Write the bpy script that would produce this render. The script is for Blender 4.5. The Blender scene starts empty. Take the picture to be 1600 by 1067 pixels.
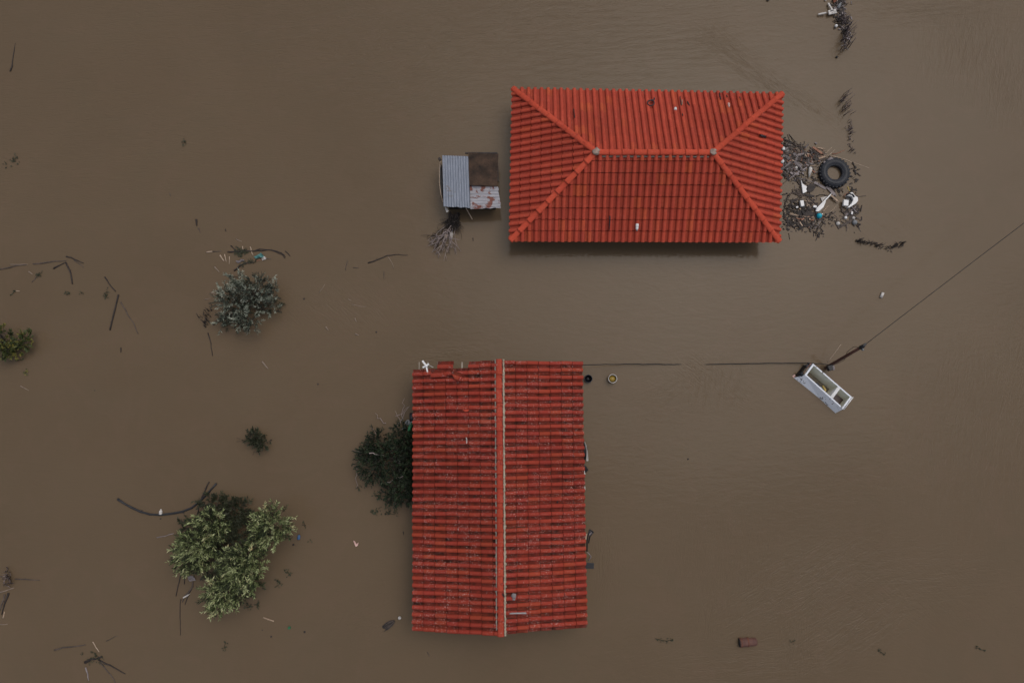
import bpy, bmesh, math, random
from mathutils import Vector, Matrix, noise
R = math.radians
PI = math.pi
sc = bpy.context.scene
COL = sc.collection

# ------------------------------------------------------------------ camera
TILT = R(6.0)                 # the drone camera looks almost straight down, tipped a little to the north
RANGE = 21.3                  # distance along the view axis to the water
H = RANGE * math.cos(TILT)    # flying height over the water
CAM = Vector((0, -RANGE * math.sin(TILT), H))
FPX = 1600 * 24.0 / 36.0
cam = bpy.data.cameras.new('camera')
cam.lens = 24.0
cam.sensor_width = 36.0
cam.clip_end = 6000
cam_ob = bpy.data.objects.new('camera', cam)
cam_ob.location = CAM
cam_ob.rotation_euler = (TILT, 0, 0)
COL.objects.link(cam_ob)
sc.camera = cam_ob

# ------------------------------------------------------------------ light
SUN_AZ, SUN_EL = R(42), R(66)        # azimuth from north (+Y) towards east (+X)
w = bpy.data.worlds.new('World')
sc.world = w
w.use_nodes = True
nt = w.node_tree
sky = nt.nodes.new('ShaderNodeTexSky')
sky.sky_type = 'NISHITA'
sky.sun_disc = False
sky.sun_elevation = SUN_EL
sky.sun_rotation = SUN_AZ
sky.air_density = 1.0
sky.dust_density = 4.0
sky.ozone_density = 1.0
hs = nt.nodes.new('ShaderNodeHueSaturation')          # a grey overcast sky
hs.inputs['Saturation'].default_value = 0.55
nt.links.new(sky.outputs[0], hs.inputs['Color'])
nt.links.new(hs.outputs[0], nt.nodes['Background'].inputs[0])
nt.nodes['Background'].inputs[1].default_value = 0.122
sun = bpy.data.lights.new('sun', 'SUN')
sun.energy = 0.62
sun.angle = R(46)
sun.color = (1.0, 0.955, 0.89)
sun_ob = bpy.data.objects.new('sun', sun)
sd = Vector((math.sin(SUN_AZ) * math.cos(SUN_EL), math.cos(SUN_AZ) * math.cos(SUN_EL), math.sin(SUN_EL)))
sun_ob.rotation_euler = sd.to_track_quat('Z', 'Y').to_euler()
sun_ob.location = sd * 60
COL.objects.link(sun_ob)
sc.view_settings.view_transform = 'Standard'
sc.view_settings.look = 'None'
sc.view_settings.gamma = 1
sc.view_settings.exposure = 0.0
sc.view_settings.use_curve_mapping = False

# ------------------------------------------------------------------ helpers
def view_ray(px, py):
    x, y = (px - 800) / FPX, (533.5 - py) / FPX
    c, n = math.cos(TILT), math.sin(TILT)
    return Vector((x, y * c + n, y * n - c))

def P(px, py, z=0.0):
    """the place at height z that the photograph shows at pixel (px, py)"""
    d = view_ray(px, py)
    return CAM + d * ((z - H) / d.z)

def pixel_of(x, y, z=0.0):
    v = Vector((x, y, z)) - CAM
    c, n = math.cos(TILT), math.sin(TILT)
    vy, vz = v.y * c + v.z * n, v.z * c - v.y * n
    if vz > -.5: return (-9999, -9999)
    return (800 + v.x / -vz * FPX, 533.5 - vy / -vz * FPX)

def on_plane(px, py, p0, n, lift=0.0):
    d = view_ray(px, py)
    t = (p0 + n * lift - CAM).dot(n) / d.dot(n)
    return CAM + d * t

WORLD = {}
def origin_of(o):
    return WORLD.get(o.name, Vector((0, 0, 0)))

def tag(o, label=None, cat=None, group=None, kind=None):
    if label: o['label'] = label
    if cat: o['category'] = cat
    if group: o['group'] = group
    if kind: o['kind'] = kind
    return o

def thing(name, loc, label, cat, group=None):
    o = bpy.data.objects.new(name, None)
    o.empty_display_size = 0.3
    o.location = loc
    COL.objects.link(o)
    WORLD[o.name] = Vector(loc)
    return tag(o, label, cat, group)

def link_mesh(name, me, mat, parent=None, base=None):
    """one mesh object; vertices are given in world space"""
    co = [v.co for v in me.vertices]
    if parent is not None:
        o0 = origin_of(parent)
    elif base is not None:
        o0 = Vector(base)
    else:
        o0 = Vector(((min(c.x for c in co) + max(c.x for c in co)) / 2,
                     (min(c.y for c in co) + max(c.y for c in co)) / 2, min(c.z for c in co)))
    me.transform(Matrix.Translation(-o0))
    if mat: me.materials.append(mat)
    o = bpy.data.objects.new(name, me)
    COL.objects.link(o)
    if parent is not None:
        o.parent = parent
    else:
        o.location = o0
    WORLD[o.name] = o0
    return o

class MB:
    def __init__(s): s.v = []; s.f = []; s.sm = []; s.tone = []
    def add(s, vs, fs, smooth=False):
        b = len(s.v); s.v += [tuple(x) for x in vs]
        for f in fs: s.f.append([b + i for i in f]); s.sm.append(smooth)
        return s
    def box(s, c, size, rz=0.0, rot=None, bev=0.0):
        m = (rot if rot is not None else Matrix.Rotation(rz, 3, 'Z'))
        hx, hy, hz = size[0] / 2, size[1] / 2, size[2] / 2
        b = min(bev, hx * .45, hy * .45, hz * .45)
        c = Vector(c)
        if b <= 0:
            vs = [c + m @ Vector((x, y, z)) for z in (-hz, hz) for y in (-hy, hy) for x in (-hx, hx)]
            return s.add(vs, [(0, 2, 3, 1), (4, 5, 7, 6), (0, 1, 5, 4), (1, 3, 7, 5), (3, 2, 6, 7), (2, 0, 4, 6)])
        bm = bmesh.new(); bmesh.ops.create_cube(bm, size=1)
        for v in bm.verts: v.co = Vector((v.co.x * hx * 2, v.co.y * hy * 2, v.co.z * hz * 2))
        bmesh.ops.bevel(bm, geom=list(bm.edges), offset=b, segments=2, affect='EDGES', profile=.6)
        bm.verts.index_update()
        vs = [c + m @ v.co for v in bm.verts]; fs = [[v.index for v in f.verts] for f in bm.faces]
        bm.free()
        return s.add(vs, fs)
    def tube(s, pts, rad, n=6, cap=True):
        pts = [Vector(p) for p in pts]
        if not hasattr(rad, '__len__'): rad = [rad] * len(pts)
        vs = []; fs = []
        a = None
        for i, p in enumerate(pts):
            d = (pts[min(i + 1, len(pts) - 1)] - pts[max(i - 1, 0)])
            if d.length < 1e-9: d = Vector((0, 0, 1))
            d.normalize()
            if a is None or abs(a.dot(d)) > .98:
                a = Vector((0, 0, 1)) if abs(d.z) < .9 else Vector((1, 0, 0))
            x = d.cross(a).normalized(); a = x.cross(d).normalized()
            for k in range(n):
                t = 2 * PI * k / n
                vs.append(p + (x * math.cos(t) + a * math.sin(t)) * rad[i])
        for i in range(len(pts) - 1):
            for k in range(n):
                fs.append((i * n + k, i * n + (k + 1) % n, (i + 1) * n + (k + 1) % n, (i + 1) * n + k))
        if cap:
            fs.append(tuple(range(n - 1, -1, -1))); e = (len(pts) - 1) * n; fs.append(tuple(range(e, e + n)))
        return s.add(vs, fs, True)
    def prism(s, out, z0, z1, tilt=None):
        """outline of (x,y) world points between two heights; tilt(x,y) adds height"""
        tl = tilt or (lambda x, y: 0)
        n = len(out)
        ar = sum(out[i][0] * out[(i + 1) % n][1] - out[(i + 1) % n][0] * out[i][1] for i in range(n))
        if ar < 0: out = list(out)[::-1]
        vs = [(p[0], p[1], z0 + tl(p[0], p[1])) for p in out] + [(p[0], p[1], z1 + tl(p[0], p[1])) for p in out]
        fs = [tuple(range(n - 1, -1, -1)), tuple(range(n, 2 * n))]
        fs += [(i, (i + 1) % n, n + (i + 1) % n, n + i) for i in range(n)]
        return s.add(vs, fs)
    def lathe(s, c, prof, n=24, rot=None, sx=1.0, caps=True):
        c = Vector(c); m = rot if rot is not None else Matrix.Identity(3)
        vs = []; fs = []
        for r, z in prof:
            for k in range(n):
                t = 2 * PI * k / n
                vs.append(c + m @ Vector((r * math.cos(t) * sx, r * math.sin(t), z)))
        for i in range(len(prof) - 1):
            for k in range(n):
                fs.append((i * n + k, i * n + (k + 1) % n, (i + 1) * n + (k + 1) % n, (i + 1) * n + k))
        if caps and prof[0][0] > 1e-4: fs.append(tuple(range(n - 1, -1, -1)))
        if caps and prof[-1][0] > 1e-4: e = (len(prof) - 1) * n; fs.append(tuple(range(e, e + n)))
        return s.add(vs, fs, True)
    def ball(s, c, r, n=10, sz=1.0, lump=0.0, rng=None):
        c = Vector(c); vs = []; fs = []; m = max(5, n // 2 + 1)
        off = Vector((rng.random() * 9, rng.random() * 9, 3)) if rng else Vector((0, 0, 0))
        for i in range(m + 1):
            ph = PI * i / m
            for k in range(n):
                t = 2 * PI * k / n
                d = Vector((math.sin(ph) * math.cos(t), math.sin(ph) * math.sin(t), -math.cos(ph)))
                rr = r * (1 + lump * noise.noise(d * 1.6 + off))
                vs.append(c + Vector((d.x * rr, d.y * rr, d.z * rr * sz)))
        for i in range(m):
            for k in range(n):
                fs.append((i * n + k, i * n + (k + 1) % n, (i + 1) * n + (k + 1) % n, (i + 1) * n + k))
        return s.add(vs, fs, True)
    def build(s, name, mat, parent=None, base=None):
        me = bpy.data.meshes.new(name)
        me.from_pydata(s.v, [], s.f)
        me.polygons.foreach_set('use_smooth', s.sm)
        me.update()
        if s.tone and len(s.tone) == len(s.f):
            at = me.attributes.new('tone', 'FLOAT', 'FACE'); at.data.foreach_set('value', s.tone)
        return link_mesh(name, me, mat, parent, base)

# ------------------------------------------------------------------ materials
class NT:
    def __init__(s, name):
        s.m = bpy.data.materials.new(name); s.m.use_nodes = True
        s.t = s.m.node_tree; s.b = s.t.nodes['Principled BSDF']
        s.tc = s.t.nodes.new('ShaderNodeTexCoord')
    def node(s, typ, **kw):
        n = s.t.nodes.new(typ)
        for k, v in kw.items(): setattr(n, k, v)
        return n
    def put(s, sock, v):
        if isinstance(v, (int, float)): sock.default_value = v
        elif isinstance(v, (tuple, list, Vector)):
            sock.default_value = (*v, 1) if (len(v) == 3 and sock.type == 'RGBA') else v
        else: s.t.links.new(v, sock)
    def noise(s, scale, detail=3, rough=.55, vec=None, dist=0.0):
        n = s.node('ShaderNodeTexNoise')
        s.put(n.inputs['Scale'], scale); s.put(n.inputs['Detail'], detail); s.put(n.inputs['Roughness'], rough)
        s.put(n.inputs['Distortion'], dist)
        s.put(n.inputs['Vector'], vec if vec is not None else s.tc.outputs['Object'])
        return n.outputs['Fac']
    def stretch(s, sc3, rz=0.0, vec=None):
        n = s.node('ShaderNodeMapping')
        n.inputs['Scale'].default_value = sc3; n.inputs['Rotation'].default_value = (0, 0, rz)
        s.put(n.inputs['Vector'], vec if vec is not None else s.tc.outputs['Object'])
        return n.outputs[0]
    def ramp(s, fac, stops, interp='LINEAR'):
        n = s.node('ShaderNodeValToRGB'); e = n.color_ramp.elements; n.color_ramp.interpolation = interp
        while len(e) < len(stops): e.new(.5)
        for i, (p, c) in enumerate(stops):
            e[i].position = p; e[i].color = (c, c, c, 1) if isinstance(c, (int, float)) else (*c, 1)
        s.put(n.inputs[0], fac)
        return n.outputs[0]
    def mix(s, fac, a, b, mode='MIX'):
        n = s.node('ShaderNodeMix', data_type='RGBA', blend_type=mode)
        s.put(n.inputs[0], fac); s.put(n.inputs[6], a); s.put(n.inputs[7], b)
        return n.outputs[2]
    def math(s, op, a, b=0.0, clamp=False):
        n = s.node('ShaderNodeMath', operation=op); n.use_clamp = clamp
        s.put(n.inputs[0], a); s.put(n.inputs[1], b)
        return n.outputs[0]
    def attr(s, name):
        n = s.node('ShaderNodeAttribute'); n.attribute_name = name
        return n
    def island(s):
        return s.node('ShaderNodeNewGeometry').outputs['Random Per Island']
    def bump(s, height, strength=.5, dist=.02, normal=None):
        n = s.node('ShaderNodeBump'); s.put(n.inputs['Strength'], strength); s.put(n.inputs['Distance'], dist)
        s.put(n.inputs['Height'], height)
        if normal is not None: s.put(n.inputs['Normal'], normal)
        return n.outputs[0]
    def out(s, color=None, rough=None, normal=None, metal=None, spec=None):
        if color is not None: s.put(s.b.inputs['Base Color'], color)
        if rough is not None: s.put(s.b.inputs['Roughness'], rough)
        if normal is not None: s.put(s.b.inputs['Normal'], normal)
        if metal is not None: s.put(s.b.inputs['Metallic'], metal)
        if spec is not None: s.put(s.b.inputs['Specular IOR Level'], spec)
        return s.m

def simple(name, c1, c2, scale=6.0, rough=.7, bump=.3, bdist=.006, detail=4, stretch=None, spec=.4, island=False):
    n = NT(name)
    vec = n.stretch(stretch) if stretch else None
    f = n.noise(scale, detail, .6, vec)
    col = n.ramp(f, [(.3, c1), (.7, c2)])
    if island:
        v = n.ramp(n.island(), [(0, .55), (1, 1.35)])
        col = n.mix(1.0, col, v, 'MULTIPLY')
    return n.out(col, rough, n.bump(n.noise(scale * 6, 3, .6, vec), bump, bdist), spec=spec)

def tile_mat(name, reds, stain_shade, lichen, lich_amt, stain_shade_amt):
    n = NT(name)
    isl = n.island()
    base = n.ramp(isl, [(i / (len(reds) - 1), c) for i, c in enumerate(reds)])
    big = n.ramp(n.noise(.55, 3, .6), [(.3, .84), (.7, 1.13)])
    base = n.mix(1.0, base, big, 'MULTIPLY')
    fine = n.ramp(n.noise(16, 4, .7), [(.25, .86), (.75, 1.12)])
    base = n.mix(1.0, base, fine, 'MULTIPLY')
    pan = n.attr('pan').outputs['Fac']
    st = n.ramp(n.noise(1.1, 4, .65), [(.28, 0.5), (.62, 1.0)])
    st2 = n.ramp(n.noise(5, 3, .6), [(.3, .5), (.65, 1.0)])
    f = n.math('MULTIPLY', n.math('MULTIPLY', n.math('MULTIPLY', st, st2), pan), stain_shade_amt)
    base = n.mix(f, base, stain_shade)  # pan dirt, with the rolls' shade mixed into the same dark colour
    lm = n.ramp(n.noise(1.6, 4, .65), [(.42, 0.0), (.58, 1.0)])
    ls = n.ramp(n.noise(34, 3, .65), [(.60, 0.0), (.66, 1.0)])
    lf = n.math('MULTIPLY', n.math('MULTIPLY', lm, ls), lich_amt)
    base = n.mix(lf, base, lichen)
    return n.out(base, .88, n.bump(n.noise(70, 3, .6), .25, .004), spec=.12)

M = {}
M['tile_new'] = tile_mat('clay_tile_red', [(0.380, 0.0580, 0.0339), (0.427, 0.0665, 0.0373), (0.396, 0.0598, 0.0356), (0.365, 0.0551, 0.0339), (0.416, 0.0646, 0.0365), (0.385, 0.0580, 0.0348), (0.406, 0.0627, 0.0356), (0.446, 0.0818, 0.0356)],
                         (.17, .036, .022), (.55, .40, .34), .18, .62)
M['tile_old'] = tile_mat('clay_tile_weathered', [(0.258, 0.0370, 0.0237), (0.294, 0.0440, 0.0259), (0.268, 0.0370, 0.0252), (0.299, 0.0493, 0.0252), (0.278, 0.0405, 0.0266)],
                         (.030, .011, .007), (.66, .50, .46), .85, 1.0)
M['cap_new'] = tile_mat('clay_cap_red', [(0.412, 0.0581, 0.0326), (0.464, 0.0704, 0.0370), (0.433, 0.0616, 0.0348)], (.15, .05, .03), (.55, .4, .35), .2, .1)
M['cap_old'] = tile_mat('clay_cap_weathered', [(0.309, 0.0440, 0.0274), (0.350, 0.0546, 0.0296), (0.330, 0.0475, 0.0289)], (.1, .04, .03), (.6, .45, .4), .5, .3)
M['mortar'] = simple('pale_mortar', (.24, .20, .145), (.44, .37, .275), 9, .95, .7, .01)
M['mortar_grey'] = simple('grey_mortar', (.16, .135, .11), (.30, .26, .215), 9, .95, .7, .01)
M['mortar_apex'] = simple('stained_apex_mortar', (.22, .15, .12), (.38, .30, .25), 9, .95, .7, .01)
M['plaster'] = simple('wall_plaster', (.42, .38, .32), (.58, .54, .47), 2.5, .9, .3)
M['deck'] = simple('roof_boards', (.07, .045, .03), (.13, .085, .055), 5, .85, .4, stretch=(1, 8, 1))
M['batten'] = simple('pale_batten', (.20, .17, .13), (.34, .29, .23), 9, .85, .4)
M['rubber'] = simple('black_rubber', (.012, .013, .017), (.026, .028, .034), 7, .55, .3)
M['black'] = simple('black_plastic', (.006, .006, .008), (.014, .014, .017), 9, .45, .2)
M['navy'] = simple('dark_blue_plastic', (.006, .010, .022), (.012, .018, .034), 9, .5, .2)
M['white'] = simple('white_plastic', (.66, .65, .63), (.80, .79, .77), 5, .5, .2, spec=.4)
M['dirty_white'] = simple('dirty_white_plastic', (.34, .31, .28), (.66, .63, .59), 7, .65, .3)
M['pale_pink'] = simple('faded_pink_plastic', (.50, .30, .26), (.66, .44, .38), 6, .6, .2)
M['teal'] = simple('teal_plastic', (.006, .26, .36), (.016, .38, .48), 6, .4, .1)
M['teal_cloth'] = simple('teal_cloth', (.03, .15, .15), (.14, .27, .25), 12, .8, .6)
M['green'] = simple('green_plastic', (.01, .09, .035), (.03, .17, .075), 9, .45, .2)
M['blue'] = simple('blue_plastic', (.03, .075, .16), (.06, .13, .26), 9, .45, .2)
M['driftwood'] = simple('wet_driftwood', (.036, .027, .022), (.115, .085, .068), 7, .7, .6, .01, stretch=(1, 1, 1), island=True)
M['darkwood'] = simple('dark_wet_wood', (.012, .008, .007), (.036, .025, .02), 7, .65, .6, .01, island=True)
M['palewood'] = simple('pale_split_wood', (.25, .17, .115), (.42, .31, .22), 9, .75, .5, island=True)
M['reddish'] = simple('reddish_splintered_wood', (.17, .075, .045), (.32, .16, .10), 9, .75, .5, island=True)
M['greywood'] = simple('grey_weathered_wood', (.13, .11, .11), (.26, .225, .22), 8, .8, .5, island=True)
M['reed'] = simple('dead_reed', (.075, .055, .055), (.21, .165, .155), 9, .8, .3, island=True)
M['darkreed'] = simple('dark_reed', (.018, .014, .012), (.055, .042, .036), 9, .8, .3, island=True)
M['straw'] = simple('pale_straw', (.28, .20, .14), (.46, .36, .27), 9, .8, .3, island=True)
M['dimstraw'] = simple('soaked_straw', (.17, .125, .092), (.27, .21, .16), 9, .8, .3, island=True)
M['bark'] = simple('tree_bark', (.03, .024, .018), (.075, .06, .045), 8, .9, .8, .02)
M['palebark'] = simple('bare_pale_branch', (.22, .17, .16), (.36, .30, .28), 8, .9, .5, .01)
M['pole'] = simple('reddish_pole', (.045, .017, .011), (.09, .035, .022), 7, .7, .5, .01)
M['cable'] = simple('black_cable', (.010, .008, .007), (.022, .018, .015), 9, .6, .1)
M['hose'] = simple('black_hose', (.012, .012, .014), (.03, .03, .033), 9, .45, .2)
M['steel'] = simple('dull_steel', (.22, .21, .21), (.38, .37, .36), 9, .5, .2)
M['rust'] = simple('rusted_metal', (.10, .028, .014), (.20, .07, .035), 6, .85, .6, .01)
M['drum'] = simple('rusty_drum', (.07, .030, .022), (.15, .07, .053), 5, .7, .6, .01)
M['copper'] = simple('copper_pipe', (.20, .075, .04), (.30, .13, .07), 9, .5, .2)
M['yellow'] = simple('yellow_packet', (.36, .24, .05), (.52, .40, .14), 6, .6, .3)
M['yellow_water'] = simple('yellow_water', (.26, .17, .03), (.42, .29, .06), 12, .25, .1)
M['grey'] = simple('grey_plastic', (.13, .135, .14), (.23, .235, .24), 6, .6, .2)
M['liner'] = simple('stained_liner', (.60, .58, .44), (.80, .77, .63), 4, .5, .2)
M['freezer_floor'] = simple('muddy_liner_floor', (.055, .042, .022), (.12, .09, .045), 5, .5, .3)
M['freezer_mud'] = simple('dark_mud_water', (.030, .014, .010), (.05, .024, .017), 5, .35, .2)

def leafmat(name, stops, rough=.55, spec=.25):
    n = NT(name)
    c = n.ramp(n.attr('tone').outputs['Fac'], stops)
    c = n.mix(1.0, c, n.ramp(n.noise(2.2, 2), [(.3, .8), (.7, 1.2)]), 'MULTIPLY')
    return n.out(c, rough, spec=spec)
M['leaf_olive'] = leafmat('olive_leaves', [(0, (.010, .015, .006)), (.36, (.026, .038, .013)), (.52, (.14, .17, .065)), (.70, (.27, .31, .135)), (.86, (.50, .53, .29)), (1, (.46, .36, .17))])
M['leaf_silver'] = leafmat('silver_leaves', [(0, (.012, .016, .011)), (.38, (.03, .038, .027)), (.52, (.13, .15, .11)), (.75, (.30, .325, .255)), (1, (.54, .54, .44))])
M['leaf_dark'] = leafmat('dark_evergreen_leaves', [(0, (.003, .006, .003)), (.5, (.010, .019, .008)), (.88, (.026, .044, .017)), (1, (.09, .10, .06))])
M['leaf_yellow'] = leafmat('yellowing_leaves', [(0, (.02, .03, .009)), (.5, (.05, .065, .018)), (.85, (.16, .14, .03)), (1, (.26, .21, .05))])
M['leaf_sunk_shade'] = leafmat('waterlogged_and_shade_leaves', [(0, (.014, .018, .009)), (.6, (.035, .04, .02)), (1, (.06, .058, .032))])  # drowned leaves, and the painted shade tone under the crowns

def metal_sheet(name, clean1, clean2, rust, amt, streak):
    n = NT(name)
    c = n.ramp(n.noise(5, 4, .6, n.stretch(streak)), [(.3, clean1), (.7, clean2)])
    sp = n.ramp(n.noise(40, 3, .7), [(.62, 0.0), (.7, .6)])
    c = n.mix(sp, c, (.55, .55, .56))
    r = n.ramp(n.noise(2.9, 5, .65, None, .6), [(amt, 0.0), (amt + .03, 1.0)])
    c = n.mix(r, c, rust)
    return n.out(c, .5, n.bump(n.noise(60, 2), .15, .004), spec=.5)
M['zinc'] = metal_sheet('galvanised_sheet', (.105, .122, .155), (.225, .25, .30), (.13, .115, .11), .64, (12, .6, 1))
M['peeling'] = metal_sheet('peeling_painted_sheet', (.20, .195, .21), (.37, .36, .385), (.15, .042, .024), .535, (.8, 9, 1))
M['brown_panel'] = simple('rotten_board', (.014, .009, .006), (.075, .043, .026), 3.4, .9, .8, .012, detail=6)

def enamel():
    n = NT('freezer_enamel')
    c = n.ramp(n.noise(3, 3), [(.3, (.76, .78, .83)), (.7, (.84, .86, .89))])
    m = n.ramp(n.noise(1.5, 2), [(.52, 0.0), (.60, 1.0)])
    s = n.ramp(n.noise(13, 4, .65), [(.57, 0.0), (.61, 1.0)])
    c = n.mix(n.math('MULTIPLY', m, s), c, (.05, .028, .02))
    return n.out(c, .35, spec=.5)
M['enamel'] = enamel()

# ------------------------------------------------------------------ flood water
def water():
    # ripple patches by the direction of their crests: (px, py, radius x, radius y, strength, turn of the patch)
    dirs = [4, 36, -38, 78]
    patches = [[(560, 60, 620, 130, .75, 0), (200, 190, 330, 170, .6, 0), (1085, 75, 110, 45, .6, 0), (1470, 15, 140, 30, .8, 0),
                (690, 557, 45, 9, 1.3, 8), (1180, 1040, 160, 40, .5, 0), (840, 20, 220, 40, .7, 0), (1440, 900, 160, 60, .35, 0)],
               [(1230, 925, 140, 60, .75, 20), (1310, 990, 120, 50, .85, 20), (480, 640, 200, 120, .25, 0), (560, 960, 60, 60, .5, 0),
                (640, 590, 18, 40, .6, 0), (1040, 620, 50, 30, .4, 0), (1000, 1000, 120, 60, .35, 0), (470, 450, 90, 40, .4, 0)],
               [(1145, 85, 70, 20, .95, -42), (1200, 128, 75, 16, .9, -35), (1265, 165, 60, 12, .75, -36), (1090, 580, 40, 25, .5, 0),
                (1150, 615, 40, 20, .35, -30), (1400, 940, 160, 60, .35, 0), (520, 480, 90, 40, .4, 0), (1390, 350, 70, 40, .3, 0)],
               [(1118, 45, 24, 40, .3, 0), (1520, 70, 80, 70, .75, 0), (1575, 130, 50, 60, .7, 0), (1115, 600, 60, 45, .4, 0), (945, 885, 24, 55, .9, 0),
                (1120, 880, 100, 80, .4, 0), (1540, 700, 160, 200, .3, 0), (1240, 1010, 40, 60, .6, 0), (1110, 960, 25, 45, .6, 0)]]
    xs = [-3000, -900, -300, -100, -40, -24] + [-18 + .3 * i for i in range(121)] + [24, 40, 100, 300, 900, 3000]
    ys = [-3000, -900, -300, -100, -40, -20] + [-12.6 + .3 * i for i in range(85)] + [20, 40, 100, 300, 900, 3000]
    vs = []; fs = []; rip = [[] for _ in dirs]
    for y in ys:
        for x in xs:
            px, py = pixel_of(x, y)
            for k, ps in enumerate(patches):
                tot = 0
                for (cx, cy, rx, ry, a, d) in ps:
                    t = R(d); dx, dy = px - cx, -(py - cy)
                    u = dx * math.cos(t) + dy * math.sin(t); v = -dx * math.sin(t) + dy * math.cos(t)
                    tot = max(tot, a * math.exp(-(u / rx) ** 2 - (v / ry) ** 2))
                rip[k].append(tot if abs(x) < 30 else .25)
            vs.append((x, y, 0))
    nx = len(xs)
    for j in range(len(ys) - 1):
        for i in range(nx - 1):
            fs.append((j * nx + i, j * nx + i + 1, (j + 1) * nx + i + 1, (j + 1) * nx + i))
    me = bpy.data.meshes.new('flood_water')
    me.from_pydata(vs, [], fs)
    n = NT('muddy_flood_water')
    col = n.ramp(n.noise(.13, 4, .55, None, 1.2), [(.3, (.116, .081, .049)), (.7, (.132, .093, .057))])
    col = n.mix(n.ramp(n.noise(.5, 4, .6, None, .8), [(.4, 0.0), (.75, .35)]), col, (.125, .086, .052))
    col = n.mix(n.ramp(n.noise(60, 2, .5), [(.3, 0.0), (.7, .12)]), col, (.10, .074, .05))
    col = n.mix(n.ramp(n.noise(.33, 5, .62, None, 1.6), [(.42, 0.0), (.70, .5)]), col, (.119, .087, .054))
    col = n.mix(n.ramp(n.noise(.8, 4, .6, None, 2.2), [(.5, 0.0), (.75, .4)]), col, (.137, .092, .060))
    calm = n.noise(1.0, 3, .6, n.stretch((2.2, 6.0, 1), R(5)), .6)
    fine = n.noise(11, 3, .55, n.stretch((.7, 1.5, 1), R(-8)), .3)
    hgt = n.math('ADD', n.math('MULTIPLY', calm, .12), n.math('MULTIPLY', fine, .02))
    for k, d in enumerate(dirs):
        at = me.attributes.new('ripple%d' % k, 'FLOAT', 'POINT'); at.data.foreach_set('value', rip[k])
        r = n.attr('ripple%d' % k).outputs['Fac']
        rot = n.stretch((1, 1, 1), R(-d))
        w1 = n.noise(1.0, 4, .6, n.stretch((1.3, 6.5, 1), 0, rot), 1.0)
        w2 = n.noise(1.0, 3, .6, n.stretch((4, 15.0, 1), R(9), rot), .7)
        crest = n.math('SUBTRACT', 1.0, n.math('MULTIPLY', n.math('ABSOLUTE', n.math('SUBTRACT', w1, .5)), 7.0), True)
        h = n.math('ADD', n.math('MULTIPLY', crest, .36), n.math('MULTIPLY', w2, .26))
        hgt = n.math('ADD', hgt, n.math('MULTIPLY', h, n.math('MULTIPLY', n.math('MINIMUM', r, 1.0), .55)))
    m = n.out(col, .12, n.bump(hgt, .85, .045), spec=.24)
    n.b.inputs['IOR'].default_value = 1.33
    o = link_mesh('flood_water', me, m, None, (0, 0, 0))
    tag(o, kind='structure')
    return o
water()

# ------------------------------------------------------------------ tiled roofs
PITCH, GAUGE, GROOVE = .2026, .343, .022
def tile_profile(bm, lay, put, rng, lipd=.026):
    """one roman tile: flat pan and a raised roll, lower end standing proud; put(t, v, n) -> world"""
    prof = [(0, .003, 1), (.10, 0, 1), (.27, -.003, 1), (.40, .001, 1)]
    for k in range(9):
        a = PI * k / 8
        prof.append((.71 - .29 * math.cos(a), .004 + .072 * math.sin(a) ** .62 if 0 < k < 8 else .004, 0 if 0 < k < 8 else .8))
    rows = []
    for kind in range(5):
        row = []
        for t, h, pa in prof:
            if kind == 0: v = bm.verts.new(put(t, -.030, h + .022 - lipd))
            elif kind == 1: v = bm.verts.new(put(t, -.035, h + .022))
            elif kind == 2: v = bm.verts.new(put(t, GAUGE - .035 - GROOVE, h + .004))
            elif kind == 3: v = bm.verts.new(put(t, GAUGE - .033 - GROOVE, h - .040))
            else: v = bm.verts.new(put(t, GAUGE + .02, h - .040))
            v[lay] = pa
            row.append(v)
        rows.append(row)
    for a in range(4):
        for k in range(len(prof) - 1):
            f = bm.faces.new((rows[a][k], rows[a][k + 1], rows[a + 1][k + 1], rows[a + 1][k])); f.smooth = True
            if a: bm.edges.get((rows[a][k], rows[a][k + 1])).smooth = False

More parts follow.
